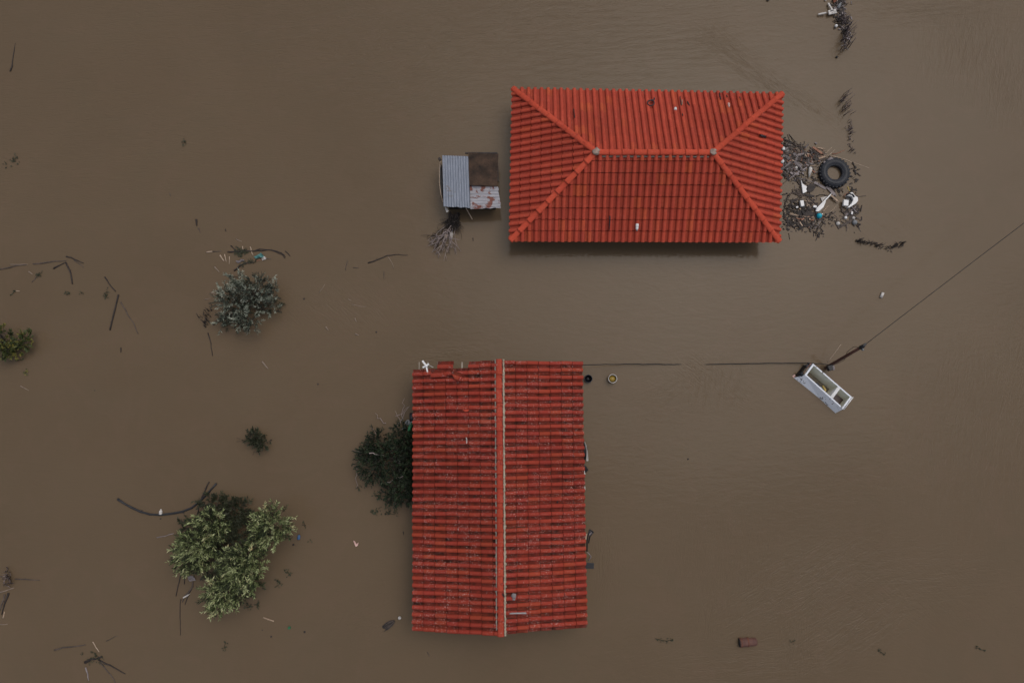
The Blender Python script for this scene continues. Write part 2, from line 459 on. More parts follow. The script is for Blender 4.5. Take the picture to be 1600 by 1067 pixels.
def tile_slope(name, mat, house, E0, E1, R0, R1, rng, jit=.4, clip=True, skip=None, wob=None, flush=(0, 0)):
    E0, E1, R0, R1 = map(Vector, (E0, E1, R0, R1))
    Rm = (R0 + R1) / 2
    U = (E1 - E0).normalized()
    V = Rm - E0; V = (V - U * V.dot(U)); S = V.length; V.normalize()
    N = U.cross(V)
    if N.z < 0:
        return tile_slope(name, mat, house, E1, E0, R1, R0, rng, jit, clip, skip, wob, flush)
    L = (E1 - E0).length
    ncol = round(L / PITCH); p = L / ncol; nrow = math.ceil(S / GAUGE)
    bm = bmesh.new(); lay = bm.verts.layers.float.new('pan')
    for i in range(ncol):
        for j in range(nrow):
            if skip and skip(i, j, ncol): continue
            du, dv, dn = rng.gauss(0, .004) * jit, rng.gauss(0, .0025) * jit, rng.gauss(0, .002) * jit
            yaw = rng.gauss(0, .012) * jit
            def put(t, v, n, i=i, j=j):
                u = (i + t) * p + du + yaw * v * .3
                vv = j * GAUGE + v + dv
                q = E0 + U * u + V * vv + N * (n + dn)
                if wob: q = q + wob(u, vv, U, V, N)
                return q
            tile_profile(bm, lay, put, rng)
    if clip:
        for a, b in ((E0, R0), (E1, R1)):
            d = (b - a); nn = Vector((d.y, -d.x, 0)).normalized()
            mid = (E0 + E1 + R0 + R1) / 4
            if (mid - a).dot(nn) < 0: nn = -nn
            g = list(bm.verts) + list(bm.edges) + list(bm.faces)
            bmesh.ops.bisect_plane(bm, geom=g, plane_co=a - nn * .01, plane_no=nn, clear_inner=True)
    if (R1 - R0).length > .1:
        d = R1 - R0; nn = Vector((d.y, -d.x, 0)).normalized()
        if (E0 - R0).dot(nn) < 0: nn = -nn
        g = list(bm.verts) + list(bm.edges) + list(bm.faces)
        bmesh.ops.bisect_plane(bm, geom=g, plane_co=R0 + nn * .01, plane_no=nn, clear_inner=True)
    me = bpy.data.meshes.new(name); bm.to_mesh(me); bm.free()
    o = link_mesh(name, me, mat, house)
    return o, U, V, N, p

def cap_run(name, mat, house, A, B, rad, step, rng, hgt=.8, jit=.3, lift=0.0):
    """half-round cap tiles laid from the lower end A to B, each overlapping the one before"""
    A, B = Vector(A), Vector(B)
    D = (B - A); L = D.length; D.normalize()
    S = D.cross(Vector((0, 0, 1))).normalized(); T = S.cross(D)
    n = round(L / step); st = L / n
    vs = []; fs = []; pan = []
    for k in range(n):
        s0 = k * st - .03; s1 = (k + 1) * st + .015
        dx, dz, yaw = rng.gauss(0, .004) * jit, rng.gauss(0, .004) * jit, rng.gauss(0, .015) * jit
        b = len(vs); m = 11
        for s, r, z in ((s0, rad * .90, -.014), (s0, rad * 1.06, .016), (s0 + .045, rad * 1.06, .014), (s0 + .055, rad * .99, .006), (s1, rad * .90, -.004)):
            for q in range(m):
                a = PI * q / (m - 1)
                vs.append(A + D * s + S * (math.cos(a) * r + dx + yaw * (s - s0)) + T * (math.sin(a) * r * hgt + z + dz + lift))
        for rr in range(4):
            for q in range(m - 1):
                fs.append((b + rr * m + q, b + rr * m + q + 1, b + (rr + 1) * m + q + 1, b + (rr + 1) * m + q))
    mb = MB(); mb.add(vs, fs, True)
    return mb.build(name, mat, house)

def mortar_strip(name, mat, house, A, B, side, wid, hgt, rng, jag=.5):
    """a ragged bead of mortar from A to B; side = offset vector across"""
    A, B = Vector(A), Vector(B); D = B - A; L = D.length; n = int(L / .035)
    sv = Vector(side); sd = sv.normalized(); up = Vector((0, 0, 1))
    vs = []; fs = []
    for k in range(n + 1):
        c = A + D * (k / n) + sv
        a = wid * (.6 + jag * rng.random()); b = wid * (.6 + jag * rng.random() + (.9 * jag if rng.random() < .12 else 0))
        h = hgt * (.7 + .5 * rng.random())
        vs += [c - sd * a - up * .03, c - sd * a * .6 + up * h, c + sd * b * .6 + up * h * .8, c + sd * b - up * .035]
    for k in range(n):
        for q in range(3):
            fs.append((k * 4 + q, k * 4 + q + 1, (k + 1) * 4 + q + 1, (k + 1) * 4 + q))
    return MB().add(vs, fs).build(name, mat, house)

# ---- hip-roofed house
rngA = random.Random(11)
zA, zRA = .90, 2.10
NWa, NEa, SEa, SWa = P(802.5, 141, zA), P(1220, 149, zA), P(1215.5, 376.5, zA), P(798.5, 375, zA)
WRa, ERa = P(931, 239, zRA), P(1113, 239.5, zRA)
ctrA = (NWa + SEa) / 2
houseA = thing('hip_roof_house', (ctrA.x, ctrA.y, 0), 'flooded house with a hipped bright red tile roof beside the debris raft', 'house')
slopesA = {}
for key, (a, b, c, d) in {'n': (NWa, NEa, WRa, ERa), 's': (SWa, SEa, WRa, ERa), 'w': (NWa, SWa, WRa, WRa), 'e': (NEa, SEa, ERa, ERa)}.items():
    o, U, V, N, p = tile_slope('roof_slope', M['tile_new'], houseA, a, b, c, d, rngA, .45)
    slopesA[key] = ((a + b) / 2, N, U, V)
for a, b in ((NWa, WRa), (SWa, WRa), (NEa, ERa), (SEa, ERa)):
    d = (b - a).normalized()
    cap_run('hip_cap', M['cap_new'], houseA, a - d * .01 + Vector((0, 0, .055)), b + d * .02 + Vector((0, 0, .055)), .090, .41, rngA, .62, .8)
cap_run('ridge_cap', M['cap_new'], houseA, WRa + Vector((.04, 0, .05)), ERa + Vector((-.04, 0, .05)), .092, .36, rngA, .62, .8)
mortar_strip('ridge_mortar', M['mortar_grey'], houseA, WRa + Vector((.1, 0, .03)), ERa + Vector((-.1, 0, .03)), (0, -.112, -.03), .014, .03, rngA)
for c in (WRa, ERa):
    mb = MB(); mb.ball(c + Vector((0, 0, .11)), .092, 16, .36, .8, rngA)
    mb.build('apex_mortar', M['mortar_apex'], houseA)
def deck_mesh(tris, drop):
    mb = MB()
    for poly in tris:
        n = len(poly); vs = [p - Vector((0, 0, drop)) for p in poly] + [p - Vector((0, 0, drop + .05)) for p in poly]
        mb.add(vs, [tuple(range(n)), tuple(range(2 * n - 1, n - 1, -1))] + [(i, (i + 1) % n, n + (i + 1) % n, n + i) for i in range(n)])
    return mb
def inset(p, c, d):
    v = c - p; v.z = 0
    return p + Vector((math.copysign(min(abs(v.x), d), v.x), math.copysign(min(abs(v.y), d), v.y), 0))
cA3 = Vector((ctrA.x, ctrA.y, zA))
e = [inset(q, cA3, .05) for q in (NWa, NEa, SEa, SWa)]
deck_mesh([(e[0], e[1], ERa, WRa), (e[3], WRa, ERa, e[2]), (e[0], WRa, e[3]), (e[1], e[2], ERa)], .035).build('roof_deck', M['deck'], houseA)
wl = [inset(q, cA3, .32) for q in (NWa, NEa, SEa, SWa)]
MB().prism([(q.x, q.y) for q in wl], -.6, zA + .05).build('wall', M['plaster'], houseA)

# ---- gable-roofed house
rngB = random.Random(23)
zB, zRB = 1.0, 1.58
NWb, NEb, SEb, SWb = P(648, 567, zB), P(907.5, 565, zB), P(914.5, 979.5, zB), P(647.5, 984.5, zB)
NRb, SRb = P(780, 561.5, zRB), P(782.5, 989, zRB)
ctrB = (NWb + SEb) / 2
houseB = thing('gable_roof_house', (ctrB.x, ctrB.y, 0), 'flooded house with a gabled weathered red tile roof missing tiles at one corner', 'house')
def wobB(u, v, U, V, N):
    a = noise.noise(Vector((u * .8, v * .9, 3.3))); b = noise.noise(Vector((u * .5, v * .7, 8.1))); c = noise.noise(Vector((u * .6, v * 1.1, 14.7)))
    return N * (.02 * a) + U * (.022 * b) + V * (.010 * c)
def skipW(i, j, n):
    # U runs from north to south on the west slope
    return i == 0 and j <= 4
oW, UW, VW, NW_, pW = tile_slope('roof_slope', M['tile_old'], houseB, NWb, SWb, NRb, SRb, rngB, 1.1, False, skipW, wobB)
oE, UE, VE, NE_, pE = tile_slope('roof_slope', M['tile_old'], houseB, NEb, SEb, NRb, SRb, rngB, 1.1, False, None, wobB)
slopesB = {'w': ((NWb + SWb) / 2, NW_, UW, VW), 'e': ((NEb + SEb) / 2, NE_, UE, VE)}
cap_run('ridge_cap', M['cap_old'], houseB, SRb + Vector((0, -.035, .045)), NRb + Vector((0, -.01, .045)), .092, .40, rngB, .5, 1.0)
mortar_strip('ridge_mortar', M['mortar'], houseB, SRb + Vector((0, -.05, .05)), NRb + Vector((0, .0, .05)), (.122, 0, .0), .030, .04, rngB, .8)
mortar_strip('ridge_mortar', M['mortar_grey'], houseB, SRb + Vector((0, .1, .05)), NRb + Vector((0, .0, .05)), (-.115, 0, -.012), .020, .03, rngB, .9)
cB3 = Vector((ctrB.x, ctrB.y, zB))
eb = [inset(q, cB3, .05) for q in (NWb, NEb, SEb, SWb)]
for q in (eb[0], eb[1]): q.y -= .17
for q in (eb[2], eb[3]): q.y += .05
nR, sR = NRb + Vector((0, -.22, 0)), SRb + Vector((0, .10, 0))
deck_mesh([(eb[0], nR, sR, eb[3]), (eb[1], eb[2], sR, nR)], .03).build('roof_deck', M['deck'], houseB)
wb = [inset(q, cB3, .22) for q in (NWb, NEb, SEb, SWb)]
for q in (wb[0], wb[1]): q.y -= .12
mb = MB()
a, b, c, d = [(q.x, q.y) for q in wb]
gz = zB - .03
for (l, r) in ((a, b), (d, c)):
    pass
vs = [(*a, -.6), (*b, -.6), (*c, -.6), (*d, -.6), (*a, gz), (*b, gz), (*c, gz), (*d, gz),
      ((a[0] + b[0]) / 2, a[1], zRB - .12), ((c[0] + d[0]) / 2, c[1], zRB - .12)]
mb.add(vs, [(0, 1, 5, 8, 4), (1, 2, 6, 5), (2, 3, 7, 9, 6), (3, 0, 4, 7), (4, 8, 9, 7), (8, 5, 6, 9)])
mb.build('wall', M['plaster'], houseB)
# battens laid bare where the edge tiles are gone
for px in (655, 668.5, 684.5, 722, 703):
    q = on_plane(px, 577, slopesB['w'][0], NW_, -.005)
    q2 = on_plane(px, 565.5, slopesB['w'][0], NW_, -.005)
    mb = MB(); mb.box((q + q2) / 2, (.028 if px != 722 else .04, (q2 - q).length, .03)); mb.build('batten', M['batten'], houseB)

def loose_tile(c, N, U, V, yaw, label, broken=False, rng=rngB):
    bm = bmesh.new(); lay = bm.verts.layers.float.new('pan')
    cs, sn = math.cos(yaw), math.sin(yaw)
    U2 = U * cs + V * sn; V2 = V * cs - U * sn
    def put(t, v, n):
        return c + U2 * ((t - .5) * .235) + V2 * ((v / GAUGE - .45) * .40) + N * n
    tile_profile(bm, lay, put, rng)
    if broken:
        g = list(bm.verts) + list(bm.edges) + list(bm.faces)
        bmesh.ops.bisect_plane(bm, geom=g, plane_co=c + V2 * -.06, plane_no=(V2 * -1 + U2 * 1.1).normalized(), clear_outer=True)
    me = bpy.data.meshes.new('loose_roof_tile'); bm.to_mesh(me); bm.free()
    o = link_mesh('loose_roof_tile', me, M['tile_old'])
    return tag(o, label, 'roof tile', 'displaced tiles at the damaged roof corner')
pw = slopesB['w'][0]
loose_tile(on_plane(696, 570.5, pw, NW_, .03), NW_, UW, VW, 0, 'displaced roof tile hanging over the bare battens at the damaged roof edge')
loose_tile(on_plane(685.5, 583.5, pw, NW_, .085), NW_, UW, VW, .03, 'loose roof tile lying squarely on top of the second tile row')
loose_tile(on_plane(711, 586.5, pw, NW_, .12), NW_, UW, VW, -.32, 'broken roof tile with a slanted torn end near the missing tiles', True)
mb = MB(); c = on_plane(728, 641.5, pw, NW_, .06)
mb.prism([(c.x + x, c.y + y) for x, y in ((-.10, .02), (-.02, .035), (.11, .03), (.06, -.02), (-.03, -.035), (-.06, .0))], c.z - .01, c.z + .015)
tag(mb.build('tile_shard', M['tile_new']), 'small orange tile shard lying in the weathered roof', 'tile shard')

# ------------------------------------------------------------------ small builders
rng = random.Random(5)
def stick(pts, wpx, mat, label, cat='stick', name='floating_stick', z=.0, group=None, parent=None, taper=.55, bend=.02, z1=None, n=7, tagit=True):
    """a branch through pixel points lying in the water surface"""
    q = []
    zz1 = z if z1 is None else z1
    m = len(pts)
    for i, (x, y) in enumerate(pts):
        q.append(P(x, y, z + (zz1 - z) * i / max(1, m - 1)))
    dense = []
    for i in range(m - 1):
        k = max(2, int((q[i + 1] - q[i]).length / .12))
        for j in range(k):
            p = q[i].lerp(q[i + 1], j / k)
            if i or j: p = p + Vector((rng.gauss(0, bend), rng.gauss(0, bend), 0)) * .35
            dense.append(p)
    dense.append(q[-1])
    r0 = wpx * .5 * H / FPX
    rad = [r0 * (1 - (1 - taper) * i / (len(dense) - 1)) * (1 + rng.uniform(-.14, .14)) for i in range(len(dense))]
    dense = [p + Vector((0, 0, r * .35)) for p, r in zip(dense, rad)]
    mb = MB(); mb.tube(dense, rad, n)
    # short broken knots along the branch
    if wpx > 1.6:
        for i in range(2, len(dense) - 2, 4):
            d = Vector((rng.uniform(-1, 1), rng.uniform(-1, 1), .25)).normalized()
            mb.tube([dense[i], dense[i] + d * rad[i] * 2.4], [rad[i] * .5, rad[i] * .25], 5)
    o = mb.build(name, M[mat], parent)
    if tagit and parent is None: tag(o, label, cat, group)
    return o

def plank(x0, y0, x1, y1, wpx, mat, label, cat='plank', name='floating_plank', z=.02, th=.03, tilt=0.0, group=None):
    a, b = P(x0, y0, z), P(x1, y1, z + tilt)
    d = b - a; X = d.normalized(); Y = Vector((0, 0, 1)).cross(X).normalized(); Z = X.cross(Y)
    rot = Matrix((X, Y, Z)).transposed()
    w_ = wpx * H / FPX
    mb = MB(); mb.box((a + b) / 2, (d.length, w_, th), rot=rot, bev=.006)
    # a split, ragged end
    mb.box(b + X * .02 + Y * w_ * .2, (.07, w_ * .35, th * .7), rot=rot, bev=.004)
    return tag(mb.build(name, M[mat]), label, cat, group)

def leaf_faces(mb, b, d, L, W, up, rng, tone=None):
    s = d.cross(up)
    if s.length < 1e-4: s = Vector((1, 0, 0))
    s.normalize(); nn = s.cross(d)
    m = b + d * L * .45 + nn * L * .05
    mb.add([b, m + s * W, b + d * L, m - s * W], [(0, 1, 2, 3)])
    mb.tone.append(rng.random() if tone is None else tone)

def foliage(lobes, leaf, shoots, per, slen, rng, upw=.55, droop=0.0, radial=0.0):
    """leafy shoots through ellipsoidal lobes (centre, (rx, ry, rz), density); returns leaf mesh and twig mesh builders"""
    lm, tm = MB(), MB()
    for c, rr, dens in lobes:
        c = Vector(c)
        for _ in range(int(shoots * dens)):
            while True:
                u = Vector((rng.uniform(-1, 1), rng.uniform(-1, 1), rng.uniform(-.7, 1)))
                if u.length <= 1: break
            u = u * (.45 + .55 * rng.random() ** .6) / max(.3, u.length ** .35)
            p = c + Vector((u.x * rr[0], u.y * rr[1], u.z * rr[2]))
            d = Vector((u.x, u.y, u.z * .4 + upw)) + Vector((rng.gauss(0, .3), rng.gauss(0, .3), rng.gauss(0, .2)))
            d.normalize()
            L = slen * rng.uniform(.6, 1.25)
            e = p + d * L + Vector((0, 0, -droop * L))
            if e.z < .02: e.z = .02 + rng.random() * .05
            if p.z < -.05: p.z = -.05
            tm.tube([p, (p + e) / 2 + Vector((rng.gauss(0, .02), rng.gauss(0, .02), .01)), e], [.006, .0045, .002], 3, False)
            k = int(per * rng.uniform(.7, 1.2)); st = rng.random()
            for i in range(k):
                t = .15 + .85 * i / k
                b = p.lerp(e, t)
                side = Vector((rng.gauss(0, 1), rng.gauss(0, 1), rng.gauss(0, .6)))
                ld = (d * 1.0 + side.normalized() * .85).normalized()
                sc_ = rng.uniform(.65, 1.15)
                leaf_faces(lm, b, ld, leaf[0] * sc_, leaf[1] * sc_, Vector((rng.gauss(0, .5), rng.gauss(0, .5), 1)), rng, min(1, max(0, .62 * st + .38 * rng.random())))
    return lm, tm

def limb(mb, a, b, r0, r1, rng, n=7, k=5, wig=.05):
    a, b = Vector(a), Vector(b); pts = []
    for i in range(k + 1):
        t = i / k; p = a.lerp(b, t)
        if 0 < i < k: p += Vector((rng.gauss(0, wig), rng.gauss(0, wig), rng.gauss(0, wig * .5)))
        pts.append(p)
    mb.tube(pts, [r0 + (r1 - r0) * i / k for i in range(k + 1)], n)

def tree(name, base, lobes, leaf, leafm, barkm, label, cat, shoots, per, slen, seed, trunk_r=.07, upw=.55, extra=None, lower=None, group=None):
    r_ = random.Random(seed)
    t = thing(name, (base.x, base.y, 0), label, cat, group)
    tm = MB()
    lm, tw = foliage(lobes, leaf, shoots, per, slen, r_, upw)
    fork = Vector((base.x, base.y, .25))
    tm.tube([Vector((base.x, base.y, -.8)), Vector((base.x, base.y, -.2)), fork], [trunk_r * 1.25, trunk_r, trunk_r * .85], 9)
    tm.build('trunk', M[barkm], t)
    bm_ = MB()
    for c, rr, dens in lobes:
        limb(bm_, fork - Vector((0, 0, .1)), c, trunk_r * .6, .012, r_, 6)
        for _ in range(4):
            u = Vector((r_.uniform(-1, 1) * rr[0], r_.uniform(-1, 1) * rr[1], r_.uniform(0, .8) * rr[2])) * .7
            limb(bm_, Vector(fork).lerp(Vector(c), .6), Vector(c) + u, .018, .006, r_, 5, 4, .03)
    for s in (extra or []):
        em = MB(); limb(em, *s, r_, 5, 5, .03); em.build('bare_branch', M[barkm], t)
    b = len(bm_.v); bm_.v += tw.v
    for f, sm in zip(tw.f, tw.sm): bm_.f.append([b + i for i in f]); bm_.sm.append(sm)
    bm_.build('branches', M['bark'], t)
    lm.build('crown', M[leafm], t)
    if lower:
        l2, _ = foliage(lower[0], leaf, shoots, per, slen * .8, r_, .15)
        l2.build('shaded_lower_crown', M[lower[1]], t)  # dark leaf colour puts the shade under the crown into the material
    return t

def px_r(r, z=0.0): return r * (H - z) / FPX
def lobe(px, py, z, rpx, rpy, rz, dens):
    return (P(px, py, z), (px_r(rpx, z), px_r(rpy, z), rz), dens)

# ------------------------------------------------------------------ trees and shrubs standing in the water
tree('olive_tree', P(352, 858), [
    lobe(424, 822, 1.0, 29, 26, .34, 1.25), lobe(312, 846, .9, 32, 20, .32, 1.15), lobe(297, 872, .7, 24, 15, .22, .6),
    lobe(330, 817, .8, 28, 15, .25, .6), lobe(378, 884, 1.2, 30, 30, .38, 1.35), lobe(390, 862, 1.1, 18, 16, .25, .4),
    lobe(350, 926, .9, 29, 17, .32, .95), lobe(388, 908, .95, 16, 14, .22, .4), lobe(342, 947, .7, 15, 8, .2, .22), lobe(322, 872, .6, 18, 12, .2, .35)],
    (.110, .0122), 'leaf_olive', 'bark', 'big flooded olive tree with pale green leaves in lower left water', 'tree', 150, 18, .31, 3, .09, .55, None,
    ([lobe(345, 866, .30, 50, 40, .16, 1.0), lobe(390, 826, .32, 30, 24, .16, .6), lobe(370, 905, .3, 36, 30, .16, .6), lobe(310, 850, .28, 34, 24, .14, .4)], 'leaf_sunk_shade'))
tree('leafy_bush', P(350, 793), [lobe(335, 788, .22, 26, 16, .12, .9), lobe(368, 796, .25, 22, 18, .14, .8), lobe(300, 822, .2, 22, 10, .1, .4), lobe(345, 805, .2, 34, 14, .1, .6)],
     (.10, .022), 'leaf_sunk_shade', 'bark', 'low dark half submerged bush at the top edge of the big olive tree', 'bush', 90, 9, .20, 31, .04, .35)
tree('silver_shrub', P(385, 480), [
    lobe(360, 470, .55, 20, 26, .25, .85), lobe(400, 452, .62, 28, 20, .28, 1.0), lobe(380, 440, .5, 26, 12, .2, .5), lobe(384, 502, .55, 24, 16, .24, .65),
    lobe(418, 480, .35, 20, 12, .15, .35), lobe(428, 455, .45, 8, 16, .18, .2), lobe(350, 502, .25, 12, 14, .1, .2)],
    (.095, .0095), 'leaf_silver', 'bark', 'rounded silver grey olive shrub under the floating branch tangle', 'shrub', 105, 16, .25, 8, .05, .6, None,
    ([lobe(378, 468, .22, 36, 34, .12, .9), lobe(412, 474, .18, 26, 16, .08, .35), lobe(366, 505, .15, 22, 12, .07, .3)], 'leaf_sunk_shade'))
tree('evergreen_tree', P(628, 722), [
    lobe(612, 716, .45, 40, 34, .30, 1.4), lobe(632, 690, .55, 22, 34, .25, 1.1), lobe(585, 728, .35, 26, 28, .22, .9), lobe(630, 760, .45, 24, 30, .25, 1.1),
    lobe(590, 690, .3, 16, 18, .18, .45), lobe(610, 770, .25, 20, 14, .12, .3), lobe(576, 708, .3, 14, 10, .15, .35), lobe(640, 720, .5, 14, 66, .25, 1.2)],
    (.085, .014), 'leaf_dark', 'palebark', 'dark green tree squeezed against the left eave of the gabled house', 'tree', 135, 13, .24, 17, .08, .45,
    [(P(600, 712, .55), P(577, 708, .78), .012, .018), (P(618, 650, .2), P(640, 635, .3), .008, .004), (P(618, 668, .3), P(638, 636, .5), .013, .005),
     (P(630, 655, .3), P(632, 622, .45), .009, .004), (P(626, 662, .3), P(617, 641, .3), .008, .003), (P(590, 680, .2), P(580, 668, .2), .009, .004),
     (P(603, 661, .06), P(586, 645, .06), .011, .005), (P(575, 706, .4), P(550, 703, .3), .009, .004), (P(605, 753, .5), P(632, 742, .7), .010, .006), (P(558, 728, .2), P(557, 762, .05), .007, .005)])
tree('yellowing_bush', P(10, 536), [lobe(40, 532, .30, 9, 14, .16, .7), lobe(4, 524, .3, 14, 14, .16, .6), lobe(8, 548, .35, 18, 9, .16, .7), lobe(24, 546, .2, 14, 10, .1, .5)],
     (.10, .024), 'leaf_yellow', 'bark', 'small yellow green bush at the left edge of the flood', 'bush', 60, 9, .18, 4, .03, .5)
tree('leafy_bush', P(402, 688), [lobe(396, 686, .2, 13, 10, .12, .7), lobe(408, 693, .2, 12, 8, .12, .6), lobe(400, 680, .15, 14, 6, .1, .25)],
     (.085, .02), 'leaf_sunk_shade', 'bark', 'tiny dark leafy bush alone in open water above the black hose', 'bush', 60, 8, .16, 6, .02, .45,
     [(P(392, 690, .1), P(369, 690, .03), .006, .004), (P(390, 686, .1), P(370, 684, .03), .006, .003), (P(412, 692, .1), P(425, 687, .05), .007, .012), (P(404, 705, .05), P(395, 711, .03), .006, .004)])

def leaf_patch(pts, label, seed, n=26, spread=5, leafm='leaf_sunk_shade', name='floating_leaves', cat='floating plant', L=.075):
    r_ = random.Random(seed); mb = MB()
    for _ in range(n):
        x, y = r_.choice(pts); a = r_.uniform(0, 2 * PI)
        p = P(x + r_.gauss(0, spread * .45), y + r_.gauss(0, spread * .45), .012 + r_.random() * .025)
        d = Vector((math.cos(a), math.sin(a), r_.uniform(-.05, .25))).normalized()
        leaf_faces(mb, p, d, L * r_.uniform(.6, 1.2), L * .22, Vector((r_.gauss(0, .3), r_.gauss(0, .3), 1)), r_)
    for i in range(len(pts) - 1):
        if math.dist(pts[i], pts[i + 1]) < 12: mb.tube([P(*pts[i], .012), P(*pts[i + 1], .012)], .007, 4)
    mb.tone += [.2] * (len(mb.f) - len(mb.tone))
    return tag(mb.build(name, M[leafm]), label, cat)
leaf_patch([(581, 801), (590, 799), (586, 800)], 'small round clump of drowned leaves below the dark tree, left of two', 41, 30, 5)
leaf_patch([(601, 802), (609, 798), (606, 803), (617, 803)], 'scattered drowned leaves below the dark tree, right of two', 42, 22, 4)
leaf_patch([(585, 773), (593, 777), (600, 782), (606, 786), (602, 792)], 'string of submerged twig leaves trailing from the dark tree', 43, 34, 4)
leaf_patch([(558, 760), (560, 764), (575, 757), (562, 762)], 'few dark leaves at the lower left tip of the dark tree', 44, 18, 5)
leaf_patch([(432, 905), (434, 908), (438, 912), (434, 914)], 'dark drowned sprig right of the big olive tree, nearest the crown', 45, 18, 3)
leaf_patch([(449, 893), (452, 897), (453, 896)], 'dark drowned sprig right of the big olive tree, farther out and higher', 46, 15, 4)
leaf_patch([(403, 944), (404, 940), (402, 946)], 'dark drowned leaves just below the right side of the olive tree', 47, 16, 4)
leaf_patch([(385, 942), (390, 946), (386, 950)], 'dim submerged leaves under the lower edge of the olive tree', 48, 20, 5)
leaf_patch([(485, 845), (475, 816), (476, 822)], 'sparse leaves floating right of the olive tree above the blue bottle', 49, 9, 3)
leaf_patch([(352, 1004), (350, 1012)], 'two tiny weeds below the olive tree near the bottom', 50, 9, 3)
leaf_patch([(22, 248), (20, 251), (25, 252), (9, 258)], 'brown floating weed clump at the far left edge, the larger one', 51, 28, 6, 'leaf_sunk_shade')
leaf_patch([(288, 222), (287, 224)], 'small dark weed clump alone in the upper left open water', 52, 12, 3)
leaf_patch([(1028, 998), (1035, 1000), (1042, 1001), (1050, 999)], 'thin row of submerged plant tips below the gabled house', 53, 34, 3, L=.05)
leaf_patch([(1236, 1003), (1242, 1001)], 'faint submerged twig tip right of the rusty drum', 54, 9, 3, L=.05)
leaf_patch([(1374, 1016), (1377, 1019), (1383, 1022)], 'dark submerged branch tip at lower right, left of two', 55, 14, 2, L=.06)
leaf_patch([(1526, 1011), (1530, 1013), (1538, 1016)], 'dark submerged branch tip at lower right, right of two', 56, 14, 2, L=.06)
leaf_patch([(105, 458), (126, 458)], 'two round weed blobs between the left stick pile and poles', 57, 16, 3)
leaf_patch([(165, 460), (166, 464), (168, 455)], 'dark weed blob beside the pair of thin poles at left', 58, 18, 3)
leaf_patch([(16, 462), (20, 458), (24, 455)], 'tiny weeds with a pale straw near the left edge', 59, 8, 2)
leaf_patch([(42, 578), (40, 582), (36, 562), (27, 562)], 'dark leaf fragments floating under the yellow green bush', 60, 12, 3, 'leaf_yellow')

# ------------------------------------------------------------------ reeds
def reeds(pts, spread, n, hgt, label, seed, mats='reed', lean=(0, 0), rad=.0125):
    r_ = random.Random(seed); mb = MB()
    for _ in range(n):
        k = r_.randrange(len(pts) - 1); t = r_.random()
        x = pts[k][0] + (pts[k + 1][0] - pts[k][0]) * t + r_.gauss(0, spread); y = pts[k][1] + (pts[k + 1][1] - pts[k][1]) * t + r_.gauss(0, spread)
        b = P(x, y, -.05); h = hgt * r_.uniform(.35, 1.15)
        tip = b + Vector((lean[0] * h + r_.gauss(0, .10) * h, lean[1] * h + r_.gauss(0, .10) * h, h))
        mid = b.lerp(tip, .5) + Vector((r_.gauss(0, .012), r_.gauss(0, .012), 0))
        rr = rad * r_.uniform(.7, 1.4)
        mb.tube([b, mid, tip], [rr, rr * .85, rr * .5], 4)
        if r_.random() < .3:
            d = Vector((r_.gauss(0, 1), r_.gauss(0, 1), .4)).normalized()
            leaf_faces(mb, mid, d, .14, .012, Vector((0, 0, 1)), r_)
    mb.tube([P(x, y, -.06) for x, y in pts], .03, 5)
    return tag(mb.build('reed_clump', M[mats]), label, 'reeds', 'drowned reed clumps')
reeds([(1310, 28), (1318, 45)], 5, 26, .42, 'dead reed clump directly below the broken plastic chair', 61)
reeds([(1320, 50), (1318, 62), (1316, 78)], 4.2, 34, .7, 'tall tapering dead reed clump near the top edge, above the black float', 62)
reeds([(1315, 153), (1317, 165), (1320, 180)], 3.8, 27, .5, 'dead reed clump in open water right of the hipped roof', 63, lean=(.02, -.05))
reeds([(1322, 183), (1326, 205), (1329, 228), (1332, 240)], 2.4, 48, .2, 'thin line of short reeds trailing down towards the big tyre', 64)
reeds([(1336, 376), (1345, 381), (1357, 382)], 1.8, 40, .2, 'short dark reeds below the debris raft, left half of the line', 65, 'darkreed', (.25, .12))
reeds([(1358, 381), (1372, 386), (1384, 389), (1402, 385), (1409, 382)], 1.8, 70, .2, 'short dark reeds below the debris raft, right half of the line', 66, 'darkreed', (.3, .12))
reeds([(326, 483), (326, 498), (325, 515)], 4, 40, .3, 'dark reed tuft left of the silver grey shrub', 67, 'darkreed', (0, .3))
reeds([(8, 893), (14, 905), (10, 915)], 4, 34, .3, 'pale and dark reed stalks at the lower left edge', 68, 'reed', (.6, .2))

# ------------------------------------------------------------------ tin-roofed shed
def corr_sheet(name, mat, parent, c00, c10, c11, c01, waves, amp, ridge_axis, nseg=8, ragged=0.0, thick=.004, seed=3):
    """corrugated sheet on four corners (u: c00->c10, v: c00->c01); the corrugation runs across u or v"""
    r_ = random.Random(seed)
    c00, c10, c11, c01 = map(Vector, (c00, c10, c11, c01))
    nu = waves * nseg if ridge_axis == 'v' else 16
    nv = 16 if ridge_axis == 'v' else waves * nseg
    vs = []; fs = []
    for j in range(nv + 1):
        for i in range(nu + 1):
            u, v = i / nu, j / nv
            uu, vv = u, v
            if ragged and j == nv: vv = v + ragged * (noise.noise(Vector((u * 7, 1, 2))) - .2)
            if ragged and i == nu: uu = u + ragged * noise.noise(Vector((3, v * 6, 5)))
            p = c00 * (1 - uu) * (1 - vv) + c10 * uu * (1 - vv) + c11 * uu * vv + c01 * (1 - uu) * vv
            t = (u if ridge_axis == 'v' else v) * waves * 2 * PI
            dent = .012 * noise.noise(Vector((u * 3, v * 3, 7)))
            vs.append(p + Vector((0, 0, amp * math.sin(t) + dent)))
    for j in range(nv):
        for i in range(nu):
            a = j * (nu + 1) + i
            fs.append((a, a + 1, a + nu + 2, a + nu + 1))
    return MB().add(vs, fs, True).build(name, M[mat], parent)

